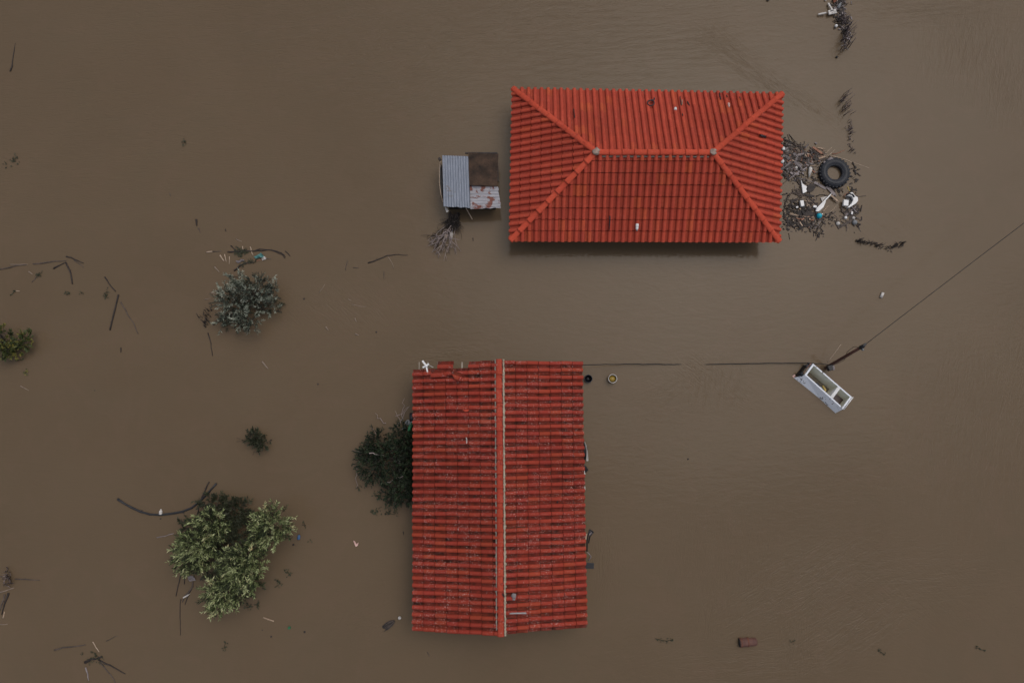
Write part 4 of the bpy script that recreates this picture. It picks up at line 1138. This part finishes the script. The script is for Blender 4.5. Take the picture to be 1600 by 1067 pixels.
mb = MB(); mb.box(P(1245.2, 324, .05), (.07, .05, .04), .3, bev=.012); tag(mb.build('white_chip', M['white']), 'small white chip lower left of the white carton', 'chip')
mb = MB(); mb.box(P(1273, 323, .06), (.11, .07, .06), -.2, bev=.02); tag(mb.build('foam_piece', M['white']), 'small white foam piece between the carton and the torn sheet', 'foam piece')
bt = thing('teal_ball', P(1280, 337.3, .0), 'bright teal plastic ball below the torn white sheet', 'ball')
mb = MB(); mb.ball(P(1280, 337.3, .06), .088, 18); mb.build('ball_shell', M['teal'], bt)
mb = MB(); mb.tube([P(1283, 336, .1), P(1285.5, 334.2, .12)], .014, 6); mb.build('stub', M['white'], bt)
mb = MB(); mb.ball(P(1276.5, 337, .02), .07, 10, .7, .4, rng); tag(mb.build('dark_bag', M['navy']), 'dark bag pressed against the left side of the teal ball', 'bag')
mb = MB(); c = P(1265, 269, .05); mb.tube([P(1266.5, 262, .05), P(1266, 266, .06), P(1265, 271, .06), P(1264, 277, .04)], [.05, .06, .045, .012], 9); tag(mb.build('pale_bottle', M['dirty_white']), 'pale spindle shaped bottle left of the tyre', 'bottle')
for x, y, r_, mt, lb in ((1335.5, 347.5, .085, 'grey', 'dull grey ball at the lower right end of the debris raft'), (1333.5, 340.5, .05, 'dirty_white', 'small pale ball resting on the dull grey ball'),
                         (1321.5, 340.2, .05, 'white', 'small white ball under the plastic shell in the raft'), (1309.3, 349.5, .062, 'dirty_white', 'pale lumpy ball at the left end of the brown board strip'),
                         (1224, 232.5, .06, 'white', 'white lump at the eave, upper of two'), (1222.5, 252.5, .06, 'white', 'white lump at the eave, lower of two'), (1230.5, 236, .035, 'dirty_white', 'tiny pale pebble right of the upper white lump'),
                         (1244, 262.5, .05, 'dirty_white', 'pale lump among the dark planks left of the spindle bottle')):
    mb = MB(); mb.ball(P(x, y, r_ * .5), r_, 12, .8, .25, rng); tag(mb.build('floating_ball', M[mt]), lb, 'ball')
S = stick
S([(1222, 217), (1228, 220), (1236, 222.5), (1244, 229), (1253, 231)], 3.2, 'darkwood', 'black wet log along the upper rim of the debris raft', 'log', 'floating_log')
S([(1223, 222), (1232, 225), (1238, 227.5), (1246, 236), (1252, 245)], 1.4, 'palewood', 'thin pale bent stick under the black wet log')
S([(1254, 233), (1259, 228.5), (1264, 223.5)], 2.0, 'driftwood', 'forked grey brown stick poking out at the raft top')
S([(1258, 232), (1263, 225)], 2.0, 'greywood', 'grey stick leaning parallel to the forked stick at the raft top')
plank(1270, 230, 1284, 240, 3.6, 'reddish', 'orange brown splintered plank right at the raft top', z=.04)
plank(1277, 231, 1286, 233, 2.0, 'palewood', 'short pale splinter above the orange brown plank')
S([(1270, 235), (1290, 242.5), (1314, 247), (1335, 255), (1358, 263)], 1.3, 'straw', 'very long thin pale cane crossing above the tyre')
S([(1280, 247), (1290, 240), (1300, 230.5)], 1.4, 'straw', 'pale cane slanting up across the long cane, left of two')
S([(1294, 243), (1300, 238), (1305, 234)], 1.3, 'straw', 'pale cane slanting up across the long cane, right of two')
S([(1300, 241), (1312, 239), (1321, 234.5)], 1.7, 'reddish', 'brown twig reaching right from the canes above the tyre')
plank(1253, 248, 1268, 248.3, 2.0, 'palewood', 'pale yellowish lath lying level in the middle of the raft')
plank(1260, 254, 1269, 256.5, 2.2, 'greywood', 'short grey pink lath under the pale yellowish lath')
plank(1223.5, 243, 1236, 250.5, 3.8, 'greywood', 'purplish grey weathered plank near the eave')
plank(1240, 254, 1252, 259, 3.8, 'greywood', 'grey ragged board left of the spindle bottle')
plank(1225, 262, 1238, 266, 5.5, 'driftwood', 'dark brown board under the purplish plank at the eave', z=.01)
plank(1232, 257, 1241, 262, 2.6, 'driftwood', 'olive brown slat between the two eave boards')
plank(1266, 264, 1273, 270, 2.0, 'reddish', 'reddish brown slat right of the spindle bottle')
plank(1279, 248, 1289, 245, 3.0, 'palewood', 'pale pinkish chunk against the upper left of the tyre', z=.05)
S([(1223, 262), (1240, 277), (1251, 290)], 1.9, 'greywood', 'long grey stick slanting down to the white pointed fragment')
S([(1229, 283), (1235, 274), (1241, 266)], 1.2, 'driftwood', 'thin stick crossing the long grey stick')
S([(1244, 279), (1256, 281), (1271, 285)], 1.7, 'greywood', 'straight pale grey stick above the white pointed fragment')
plank(1272, 285, 1290, 295, 4.2, 'greywood', 'purplish board slanting under the left edge of the tyre', z=.01)
plank(1292, 291, 1304, 305, 5.2, 'greywood', 'grey purple board with a pale edge directly below the tyre', z=.03)
S([(1231, 306), (1237, 302), (1250, 301.5), (1258, 303)], 2.6, 'driftwood', 'dark curved branch above the white carton')
S([(1231, 306), (1227, 318), (1224, 332)], 2.0, 'darkwood', 'dark branch bending down close to the eave')
S([(1275, 307), (1280, 304.5), (1294, 306)], 2.0, 'darkwood', 'black stick behind the long white edge strip')
plank(1262, 311, 1261, 322, 3.6, 'driftwood', 'upright dark plank right of the white carton', z=.01)
plank(1236, 320, 1239, 312, 2.0, 'darkwood', 'small black slat left of the white carton')
panel([(1246, 332), (1252, 326), (1262, 328), (1273, 335), (1262, 338), (1248, 337)], 'darkwood', 'dark red brown board under the tan log', 'board', 'brown_board', .0, .03)
S([(1233, 335), (1245, 336.8), (1258, 338.5), (1273, 340)], 2.8, 'palewood', 'tan log running left from the teal ball', 'log', 'floating_log')
S([(1284, 339), (1289, 342.5)], 2.0, 'reddish', 'orange stub right of the teal ball')
S([(1288, 341), (1296, 333), (1308, 320)], 1.1, 'straw', 'faint straw rising right from the teal ball')
S([(1287, 343), (1296, 344), (1305, 344)], 1.2, 'straw', 'faint straw lying level right of the teal ball')
S([(1285, 331), (1290, 327), (1294, 321.5)], 2.0, 'palewood', 'pale splinter right of the torn white sheet')
S([(1324, 292), (1329, 301)], 1.7, 'yellow', 'yellow stick between the tyre and the plastic shell')
S([(1318, 307), (1322, 302.5), (1327, 301)], 1.8, 'reddish', 'reddish curved stick at the upper left of the plastic shell')
plank(1309, 356, 1333, 343.5, 4.0, 'driftwood', 'brown board strip at the lower right of the raft', z=.01)
S([(1305, 348), (1311, 358.5)], 1.8, 'darkwood', 'dark crossbar at the left end of the brown board strip')
plank(1333, 334, 1343, 328, 3.0, 'darkwood', 'dark red slat at the right edge of the raft')
for k, (x0, y0, x1, y1, mt, pos) in enumerate(((1262, 356, 1271, 344, 'darkwood', 'first'), (1265.5, 357, 1275, 343.5, 'greywood', 'second'), (1269, 357.5, 1279, 344, 'darkwood', 'third'),
                                             (1272.5, 357.5, 1282.5, 344.5, 'greywood', 'fourth'), (1276, 358, 1286, 344.5, 'darkwood', 'fifth'), (1279.5, 357.5, 1290.5, 344, 'darkwood', 'sixth'))):
    S([(x0, y0), (x1, y1)], 2.1, mt, '%s from left of the parallel slats below the teal ball' % pos, 'lath', 'lath', group='parallel slats below the teal ball')
for k, (x0, y0, x1, y1, mt, lb) in enumerate(((1318, 334, 1333, 321, 'darkwood', 'dark slanting lath under the plastic shell, upper'), (1321, 337, 1337, 323, 'greywood', 'grey slanting lath under the plastic shell, middle'),
                                              (1325, 337, 1341, 324, 'darkwood', 'dark slanting lath under the plastic shell, lower'))):
    plank(x0, y0, x1, y1, 2.6, mt, lb, z=.02, cat='lath')
plank(1328, 321, 1338, 331.5, 1.2, 'greywood', 'thin pale rod crossing the slanting laths under the plastic shell', cat='rod', z=.05)
mb = MB(); mb.box(P(1331, 333, .06), (.05, .09, .04), -.2, bev=.01); tag(mb.build('white_tag', M['white']), 'tiny white tag on the slanting laths under the plastic shell', 'tag')

def litter(poly_pts, n, label, seed, mats, smin=.02, smax=.12, z=.03, name='floating_litter', wide=1.0):
    """countless small chips of soaked wood and reed drifting as one mat"""
    r_ = random.Random(seed); mb = MB()
    for _ in range(n):
        x, y, rx, ry = r_.choice(poly_pts)
        px, py = x + r_.gauss(0, rx), y + r_.gauss(0, ry)
        if px < 1222 and 140 < py < 380: px = 1222 + r_.random() * 4
        a = r_.gauss(-.6, .8); L = r_.uniform(smin, smax) * r_.choice((.7, 1, 1, 1.8, 3)); w_ = r_.uniform(.008, .022) if L > .16 and wide == 1 else r_.uniform(.01, .045) * wide
        mb.box(P(px, py, r_.uniform(.0, z)), (L, w_, r_.uniform(.008, .02)), rot=Matrix.Rotation(a, 3, 'Z') @ Matrix.Rotation(r_.gauss(0, .15), 3, 'Y'))
    o = mb.build(name, M[mats]); o['kind'] = 'stuff'
    if label: o['label'] = label
    return o
litter([(1232, 238, 7, 9), (1250, 245, 9, 8), (1235, 258, 7, 8), (1266, 246, 9, 7), (1245, 232, 9, 5), (1278, 246, 7, 5)], 330, None, 81, 'driftwood', z=.04)
litter([(1235, 250, 8, 12), (1258, 250, 12, 8), (1240, 270, 9, 6), (1262, 285, 12, 5), (1228, 230, 5, 7)], 240, None, 82, 'darkwood', z=.03)
litter([(1255, 250, 16, 12), (1235, 262, 9, 9), (1262, 262, 9, 6)], 90, None, 83, 'greywood', z=.05)
litter([(1240, 348, 9, 5), (1256, 352, 10, 4), (1230, 335, 4, 12), (1250, 330, 9, 6), (1262, 345, 12, 6), (1245, 320, 10, 8)], 270, None, 84, 'darkwood')
litter([(1245, 340, 10, 8), (1262, 318, 9, 7), (1250, 300, 9, 4), (1326, 330, 6, 6), (1318, 346, 9, 5), (1266, 350, 14, 6)], 190, None, 85, 'driftwood')
litter([(1234, 240, 6, 9), (1250, 246, 10, 8), (1236, 260, 6, 8), (1264, 250, 8, 6)], 34, None, 101, 'darkwood', .08, .2, .05, wide=2.2)
litter([(1234, 244, 6, 9), (1252, 250, 10, 8), (1236, 268, 6, 6)], 20, None, 102, 'greywood', .08, .2, .06, wide=2.0)
litter([(1245, 325, 10, 8), (1258, 335, 12, 6), (1242, 346, 8, 4), (1266, 322, 6, 6)], 30, None, 103, 'darkwood', .08, .22, .05, wide=1.8)
litter([(1330, 332, 6, 6), (1320, 348, 8, 4), (1300, 304, 6, 4)], 16, None, 104, 'driftwood', .06, .18, .04, wide=1.6)
litter([(1248, 240, 14, 7), (1236, 256, 8, 9), (1268, 250, 10, 7), (1255, 346, 14, 7)], 60, None, 89, 'reddish', z=.05)
litter([(1240, 246, 10, 10), (1262, 255, 10, 10), (1250, 348, 14, 6), (1264, 318, 9, 6)], 60, None, 90, 'palewood', .015, .08, z=.05)
litter([(1336, 285, 2, 9), (1330, 300, 4, 4), (1342, 350, 3, 8), (1306, 297, 9, 2), (1280, 365, 5, 3), (1340, 325, 3, 8), (1300, 338, 5, 3), (1336, 262, 3, 6)], 110, None, 86, 'darkwood')
litter([(1311, 6, 6, 5), (1314, 16, 5, 5), (1312, 28, 5, 6), (1320, 40, 4, 8)], 170, None, 87, 'darkwood')
litter([(1312, 10, 6, 6), (1318, 30, 4, 8), (1322, 55, 4, 10)], 90, None, 88, 'greywood')

# ------------------------------------------------------------------ top edge: broken chair and bits
ch = thing('plastic_chair', P(1300, 19, 0), 'broken white plastic chair with two legs floating near the top edge', 'chair')
mb = MB(); c = P(1300.5, 19.3, .10); mb.box(c, (.27, .15, .05), .22, bev=.012); mb.build('seat', M['dirty_white'], ch)
mb = MB(); mb.box(c + Vector((-.02, .035, .024)), (.13, .03, .012), .3, bev=.004); mb.build('seat_slot', M['black'], ch)
for a, b in (((1278.5, 23), (1291, 20.5)), ((1294, 5.5), (1300, 16))):
    mb = MB(); p, q = P(*a, .06), P(*b, .10); d = q - p; X = d.normalized(); Y = Vector((0, 0, 1)).cross(X).normalized(); mb.box((p + q) / 2, (d.length, .05, .04), rot=Matrix((X, Y, X.cross(Y))).transposed(), bev=.01); mb.build('leg', M['dirty_white'], ch)
mb = MB(); mb.ball(P(1306.5, 41, .05), .05, 14); tag(mb.build('white_float', M['white']), 'small white round float under the broken chair', 'float')
mb = MB(); mb.ball(P(1307.5, 89.5, .03), .036, 12); tag(mb.build('black_float', M['black']), 'small black round float alone below the tall reeds', 'float')
plank(1303, 46, 1304.5, 44, 2.0, 'darkwood', 'small dark chip beside the white round float', z=.01)
panel([(1301, -3), (1310, -3), (1306, 3), (1303, 5)], 'rust', 'rusty red sheet cut by the top edge above the chair', 'sheet', 'rusty_sheet')
S([(1309, -4), (1307.5, 4)], 2.4, 'palewood', 'pale curved slat beside the rusty sheet at the top edge', 'lath', 'lath')
bottle(1311.5, 9, .22, .045, R(60), 'grey', 'grey bottle between the chair and the rusty sheet', 'grey')
S([(1309, 30), (1312, 25)], 2.0, 'palewood', 'short pale stick below the chair seat')
panel([(1289, -2), (1292, -2), (1291, 1), (1289, 1)], 'dirty_white', 'white scrap cut by the top edge left of the rusty sheet', 'scrap', 'plastic_scrap')
panel([(1198, -2), (1203, -2), (1202, 1), (1199, 1.5)], 'darkwood', 'dark chip cut by the top edge above the hipped roof', 'chip', 'wood_chip')

# ------------------------------------------------------------------ drifting things in open water
S([(16.5, 112), (18.5, 104), (20.5, 92), (24, 68)], 2.6, 'darkwood', 'tapered black branch upright in the upper left corner', taper=.25)
S([(0, 421), (14, 419), (28, 415), (42, 413.5)], 2.4, 'driftwood', 'leftmost brown stem of the long stick line at the left edge')
S([(17, 413.5), (44, 413.2)], 1.6, 'dimstraw', 'pale straight cane on the long stick line at left')
S([(52, 412.5), (66, 411.5), (82, 409), (104, 407)], 2.2, 'driftwood', 'long brown stem reaching the branch fork at left')
S([(84, 420), (93, 415), (103, 409.5)], 2.6, 'darkwood', 'short thick branch slanting into the fork from lower left')
S([(103, 410), (108.5, 422), (112, 434), (113.5, 444)], 2.6, 'darkwood', 'curved black branch hanging down from the fork at left', taper=.8)
S([(104, 401), (112, 403), (122, 407.5), (131, 411.5)], 2.4, 'darkwood', 'dark branch pointing right from the fork at left')
S([(116, 407), (124, 412), (131, 418)], 1.6, 'driftwood', 'thin twig under the dark branch right of the fork')
S([(45, 424.5), (51, 428.5)], 2.0, 'dimstraw', 'short pale stick by a weed tuft below the stick line')
S([(50, 441), (56, 435), (60, 429)], 1.3, 'driftwood', 'thin dim twig below the weed tuft at left')
leaf_patch([(60, 429.5), (61.5, 428.5), (58, 430)], 'dark weed tuft under the stick line at left', 93, 26, 3, 'leaf_sunk_shade', 'weed_tuft', 'weed tuft', .06)
S([(25, 454.7), (31, 455)], 1.6, 'straw', 'tiny pale straw beside the small weeds at the left edge')
S([(164, 433), (172, 445), (181, 455.5)], 1.9, 'darkwood', 'short thin dark pole, highest of the three poles at left', taper=.8, group='three drifting poles at left')
S([(185.5, 460.5), (180, 483), (172, 516)], 2.8, 'darkwood', 'straight thick dark pole, middle of the three poles at left', 'pole', 'floating_pole', taper=.9, bend=0, group='three drifting poles at left')
S([(189, 472), (200, 492), (209, 506), (216, 522)], 1.9, 'driftwood', 'thin sinking pole, lowest and right of the three poles at left', taper=.6, group='three drifting poles at left')
S([(189, 543), (188.8, 551)], 2.2, 'darkwood', 'short dark stub below the three drifting poles')
S([(307, 343), (307.8, 353)], 3.2, 'darkwood', 'dark stump poking up above the branch tangle')
S([(310, 356), (313, 364)], 1.5, 'driftwood', 'dim twig just under the dark stump')
S([(352.5, 358), (353.5, 362)], 1.7, 'darkwood', 'tiny dark twig tip between the stump and the branch tangle')
S([(265, 302), (267, 307)], 1.4, 'driftwood', 'faint twig tip in open water left of centre')
# the tangle over the silver shrub
S([(356, 394), (380, 393), (402, 392), (424, 391), (440, 395), (446, 402)], 2.6, 'darkwood', 'long dark branch along the top of the tangle above the silver shrub')
S([(400, 391), (410, 389), (430, 393), (442, 399), (445.5, 404)], 1.7, 'darkwood', 'thin dark branch curling right over the tangle')
S([(446, 392.5), (450, 396), (453.5, 400.5)], 2.0, 'darkwood', 'short dark branch tip at the far right of the tangle')
S([(323, 394.5), (332, 393.2)], 2.4, 'straw', 'pale end of a log left of the tangle', 'log', 'floating_log', taper=.9)
S([(332, 393.2), (346, 392.5)], 1.7, 'driftwood', 'brown stem continuing right from the pale log end')
S([(361, 384), (368, 391)], 2.2, 'darkwood', 'dark stub slanting up from the tangle')
leaf_patch([(370, 394), (375, 396), (380, 393), (377, 398), (372, 391), (384, 395)], 'dark green weed mat in the left of the tangle', 91, 90, 5, 'leaf_sunk_shade', 'weed_mat', 'weed mat')
leaf_patch([(383, 412), (390, 409), (396, 408), (378, 416)], 'brown soaked weeds wrapped round the lower log of the tangle', 92, 50, 4, 'leaf_sunk_shade', 'weed_mat', 'weed mat', .06)
S([(391, 386), (393, 392), (395.5, 399)], 1.6, 'straw', 'pale upright cane in the middle of the tangle')
S([(379, 385), (381, 393)], 1.3, 'straw', 'thin pale curved cane left in the tangle')
S([(366, 423), (375, 415), (384, 411.5), (398, 410)], 3.0, 'darkwood', 'thick dark log slanting through the lower tangle', 'log', 'floating_log')
S([(396, 410), (404, 407), (414, 405)], 1.8, 'reddish', 'orange brown stick right of the lower log')
S([(407, 404), (424, 405)], 1.6, 'driftwood', 'dim stick pointing right below the teal bag')
bent_board('teal_bag', 'teal_cloth', None, (P(396, 401, .05), P(408, 395, .07), P(413, 401, .05), P(400, 404.5, .04)), .09, 6.6, .02, 8)
tag(bpy.data.objects['teal_bag'], 'crumpled teal plastic bag caught in the tangle above the silver shrub', 'bag')
bent_board('pale_rag', 'dirty_white', None, (P(408, 403, .04), P(414, 401, .05), P(416, 405, .04), P(410, 407, .03)), .05, 9.2, .015, 6)
tag(bpy.data.objects['pale_rag'], 'small pale rag at the lower edge of the teal bag', 'rag')
bent_board('greenish_rag', 'greywood', None, (P(368, 408, .04), P(378, 405, .05), P(383, 407, .04), P(371, 411, .03)), .05, 5.2, .015, 6)
tag(bpy.data.objects['greenish_rag'], 'grey ragged cloth in the left of the lower tangle', 'rag')
for k, (x0, y0, x1, y1, lb) in enumerate(((344, 399, 350, 408, 'broad pale reed blade left of the tangle, first of three'), (351, 397.5, 353.5, 409, 'narrow pale reed blade left of the tangle, second of three'),
                                          (358.5, 401, 358, 413, 'narrow pale reed blade left of the tangle, third of three'), (335.5, 417.5, 343, 425.5, 'pale reed blade alone lower left of the tangle'),
                                          (351, 431, 356, 427.5, 'small pale reed scrap above the silver shrub'), (330, 457, 337, 459.5, 'pale blade left of the silver shrub, upper of two'), (320.5, 468, 329, 466, 'pale blade left of the silver shrub, lower of two'),
                                          (371, 430, 374, 421, 'thin pale cane dropping from the tangle to the shrub'), (369, 374, 378, 377.5, 'faint pale straw above the tangle'))):
    S([(x0, y0), (x1, y1)], 2.6 if k in (0, 3, 5) else 1.5, 'dimstraw' if k > 2 else 'straw', lb, 'dry reed', 'dry_reed', taper=.5)
S([(325, 520), (329, 532), (330, 542), (332, 556)], 1.9, 'darkwood', 'dark twig hanging below the dark reed tuft')
S([(332, 505), (341, 499), (347, 496)], 1.7, 'driftwood', 'dim stem joining the dark reed tuft to the silver shrub')
# hose and bottle over the olive tree
S([(184, 779), (194, 786), (206, 792.5), (220, 799), (234, 803), (250, 804), (268, 802), (285, 799), (300, 793), (314, 781.5), (326, 769), (338.5, 755)], 3.4, 'hose', 'long black hose curving like a bow above the olive tree', 'hose', 'floating_hose', taper=.95, bend=0)
S([(327, 752.5), (322, 763), (316, 776), (311, 792), (306, 812)], 2.4, 'darkwood', 'dark stick crossing the right end of the black hose', taper=.7)
bottle(251.2, 799.5, .16, .05, R(85), 'dirty_white', 'pale bottle resting on the middle of the black hose')
S([(245, 839.5), (258, 837), (272, 833)], 1.7, 'greywood', 'grey twig reaching left from the olive tree')
S([(284, 888), (280, 908), (275, 931)], 2.2, 'darkwood', 'dark stick under the olive tree, left of two')
S([(292, 888), (289, 900), (288, 912)], 2.6, 'darkwood', 'thicker dark stick under the olive tree, right of two')
S([(283, 935), (281.5, 950), (281.5, 972), (282, 992)], 1.5, 'darkwood', 'long thin stem hanging straight down under the olive tree')
bent_board('soaked_rag', 'greywood', None, (P(292, 900, .03), P(302, 899, .05), P(306, 906, .04), P(296, 908, .03)), .06, 2.2, .02, 6)
tag(bpy.data.objects['soaked_rag'], 'grey soaked cloth between the sticks and the olive tree', 'cloth')
S([(302, 908), (300, 918), (290, 930), (285, 940)], 3.0, 'driftwood', 'thick soaked branch below the grey cloth')
S([(302, 915), (296, 926), (289, 944)], 2.0, 'darkwood', 'dark twig crossing the thick soaked branch')
plank(286, 933.5, 294.5, 929, 1.9, 'dirty_white', 'short white slat lying on the soaked branch', cat='slat', z=.06)
bottle(467, 838.5, .16, .045, R(80), 'blue', 'blue bottle floating right of the olive tree', 'navy')
mb = MB(); mb.ball(P(458.6, 850.5, .02), .03, 9, .7, .3, rng); tag(mb.build('dark_lump', M['darkwood']), 'small dark lump below left of the blue bottle', 'lump')
S([(411, 964), (419, 967), (428, 970)], 2.0, 'palewood', 'straight pale stick floating below the olive tree', taper=.9, bend=0)
panel([(450, 979), (453, 978), (454, 981.5), (451.5, 983), (449.5, 982)], 'green', 'bright green plastic scrap near the pale stick', 'scrap', 'plastic_scrap', .0, .03)
panel([(552, 844.5), (554.5, 845.5), (556.5, 850), (560, 847), (559, 852), (556, 854), (554, 850)], 'pale_pink', 'pink plastic scrap in open water left of the gabled house', 'scrap', 'plastic_scrap', .0, .03)
S([(630, 830), (630.5, 835)], 1.6, 'darkwood', 'short dark twig in the water near the left eave')
# pale bits between the houses
for x0, y0, x1, y1, w_, lb in ((509, 511, 513, 516, 2.8, 'pale double scrap in open water, left of three'), (554.5, 497, 557, 503, 1.8, 'pale curled scrap in open water, upper right of three'), (555, 521.5, 561, 524, 2.6, 'pale scrap in open water, lower right of three'),
                               (410, 565, 419, 576, 3.0, 'frayed pale husk left of the gabled house'), (498, 458, 508, 444, 1.0, 'faint straight straw between the shrub and the shed'), (544, 467, 549, 470, 1.6, 'tiny straw fleck left of the long faint straw'),
                               (550, 476, 571, 479.5, 1.0, 'faint level straw above the pale scraps'), (32, 603, 45, 610, 1.5, 'pale straw below the yellow green bush')):
    S([(x0, y0), (x1, y1)], w_, 'dimstraw', lb, 'straw', 'pale_straw', taper=.5)
S([(575, 411), (590, 406), (605, 399.5), (616, 397.5), (637, 399)], 2.2, 'darkwood', 'dark drifting branch left of the bare branch below the shed', taper=.4)
S([(606, 401), (612, 410), (615, 419)], 1.0, 'dimstraw', 'thin pale stem hanging from the dark drifting branch')
S([(544, 407), (541, 416), (539.5, 422)], 1.4, 'driftwood', 'small upright twig left of the dark drifting branch')
S([(552, 418.5), (560, 419)], 1.4, 'driftwood', 'tiny level twig below the dark drifting branch')
S([(600, 424), (600.3, 436)], 1.5, 'driftwood', 'small upright twig below the dark drifting branch')
S([(739, 372), (739.3, 377)], 1.6, 'darkwood', 'tiny upright twig between the shed and the hipped house')
# lower left corner
S([(24, 904), (40, 904.5), (62, 906)], 1.9, 'driftwood', 'long brown stem pointing right at the lower left edge')
S([(0, 925), (10, 922), (22, 918)], 2.4, 'dimstraw', 'pale cane bundle end at the lower left edge')
S([(14, 926), (7, 945), (3, 960)], 3.2, 'darkwood', 'dark thick branch slanting down at the lower left edge')
S([(8, 928), (2, 948), (-4, 962)], 3.0, 'driftwood', 'brown thick branch beside the dark one at the lower left edge')
S([(0, 975), (12, 974.5)], 1.7, 'dimstraw', 'short pale straw at the lower left edge')
S([(5, 965), (7, 955)], 2.2, 'palewood', 'pale stub at the lower end of the dark thick branch')
S([(85, 1015), (100, 1011), (118, 1009), (134, 1006.5)], 2.4, 'driftwood', 'long level stick left of the bottom left branch knot')
S([(85.5, 1014.5), (93, 1012.8)], 1.8, 'palewood', 'pale broken end on the long level stick at bottom left')
S([(145, 1002), (150, 1011), (155, 1018)], 1.5, 'straw', 'thin pale cane slanting above the branch knot')
S([(133, 1034), (142, 1029), (149, 1028.5), (160, 1025)], 4.2, 'darkwood', 'thick dark branch knot at bottom left', 'branch', 'floating_branch')
S([(154, 1030), (165, 1036), (178, 1042), (196, 1052)], 2.6, 'darkwood', 'dark branch running down right from the knot', 'branch', 'floating_branch')
S([(157, 1035), (168, 1047), (175, 1056), (181, 1068)], 2.0, 'driftwood', 'speckled branch dropping to the bottom edge', 'branch', 'floating_branch')
S([(134, 1042), (137, 1052), (139, 1063)], 2.2, 'greywood', 'grey twig dropping below the branch knot')
S([(166, 1001), (175, 997), (184, 993)], 1.2, 'driftwood', 'faint twig up right of the thin pale cane')
leaf_patch([(143, 1018.5), (128, 1021)], 'round weed tuft over the branch knot', 94, 16, 2, 'leaf_sunk_shade', 'weed_tuft', 'weed tuft', .05)
leaf_patch([(136, 1033), (143, 1029), (150, 1028), (157, 1027), (149, 1024), (158, 1034)], 'dark soaked weeds matted along the branch knot', 95, 60, 4, 'leaf_sunk_shade', 'weed_mat', 'weed mat', .06)
# bottom centre
sk = thing('sunken_sheet', P(607, 975, 0), 'dark leaf shaped sheet just awash near the lower left corner of the gabled house', 'sheet')
mb = MB(); o1 = [(597, 978), (602, 973), (609, 969), (616, 968), (617.5, 971), (614, 977), (607, 983), (599, 986.5), (603, 982.5), (598, 981)]
mb.prism([tuple(P(x, y, .012).xy) for x, y in o1], -.03, .022); mb.build('sheet_body', M['darkreed'], sk)
for pts in ([(599, 979), (606, 973.5), (615, 969)], [(604, 981), (610, 976), (616, 971)]):
    mb = MB(); mb.tube([P(x, y, .026) for x, y in pts], .010, 5); mb.build('rib', M['driftwood'], sk)
mb = MB(); mb.ball(P(624.2, 965, .04), .05, 12, .8, .2, rng); tag(mb.build('white_lump', M['dirty_white']), 'small white lump by the dark leaf shaped sheet', 'lump')
S([(668, 1018), (671.5, 1025)], 1.2, 'driftwood', 'thin dark twig under the gabled house at the bottom')
dr = thing('rusty_drum', P(1168, 1003, 0), 'rusty red brown tapered drum lying half sunk at the bottom right', 'drum')
mb = MB(); ax = (P(1181, 1002, 0) - P(1154.5, 1003.5, 0)).normalized(); rot = ax.to_track_quat('Z', 'Y').to_matrix()
mb.lathe(P(1155, 1003.5, .03), [(.125, 0), (.135, .01), (.135, .04), (.128, .06), (.13, .24), (.12, .27), (.115, .46), (.105, .50), (.085, .52)], 22, rot); mb.build('drum_body', M['drum'], dr)
mb = MB(); mb.lathe(P(1154.3, 1003.5, .03), [(.118, 0), (.119, .012)], 20, rot); mb.build('drum_mouth', M['black'], dr)
for u in (.05, .25):
    mb = MB(); mb.lathe(P(1155, 1003.5, .03) + ax * u, [(.13, -.012), (.141, 0), (.13, .012)], 22, rot, caps=False); mb.build('hoop', M['rust'], dr)
mb = MB(); mb.tube([P(1376.4, 464.8, .03), P(1379.6, 457.6, .03)], .045, 10); tag(mb.build('white_can', M['dirty_white']), 'small pale can floating alone right of the reeds and above the cable', 'can')
for x, y, r_, lb in ((948 / 6.4, 610, .022, 'tiny dark speck floating left of the tiny leafy bush'), (251, 810, .025, 'tiny dark speck below the bottle on the hose'), (424, 994, .03, 'tiny dark weed right of the pale stick at bottom left'),
                     (476, 987, .035, 'small dark weed dot between the green scrap and the gabled house'), (410.0, 984, .02, 'faint dark dot below the pale stick'), (1075, 717, .03, 'faint dark tip in open water right of the gabled house'),
                     (475, 467, .035, 'faint dark weed right of the silver shrub'), (588, 519, .03, 'faint dark speck right of the pale scraps'), (497, 600, .03, 'faint dark twig end below the pale husk')):
    mb = MB(); mb.ball(P(x, y, .0), r_, 8, .5, .5, rng); tag(mb.build('floating_speck', M['darkreed']), lb, 'speck')
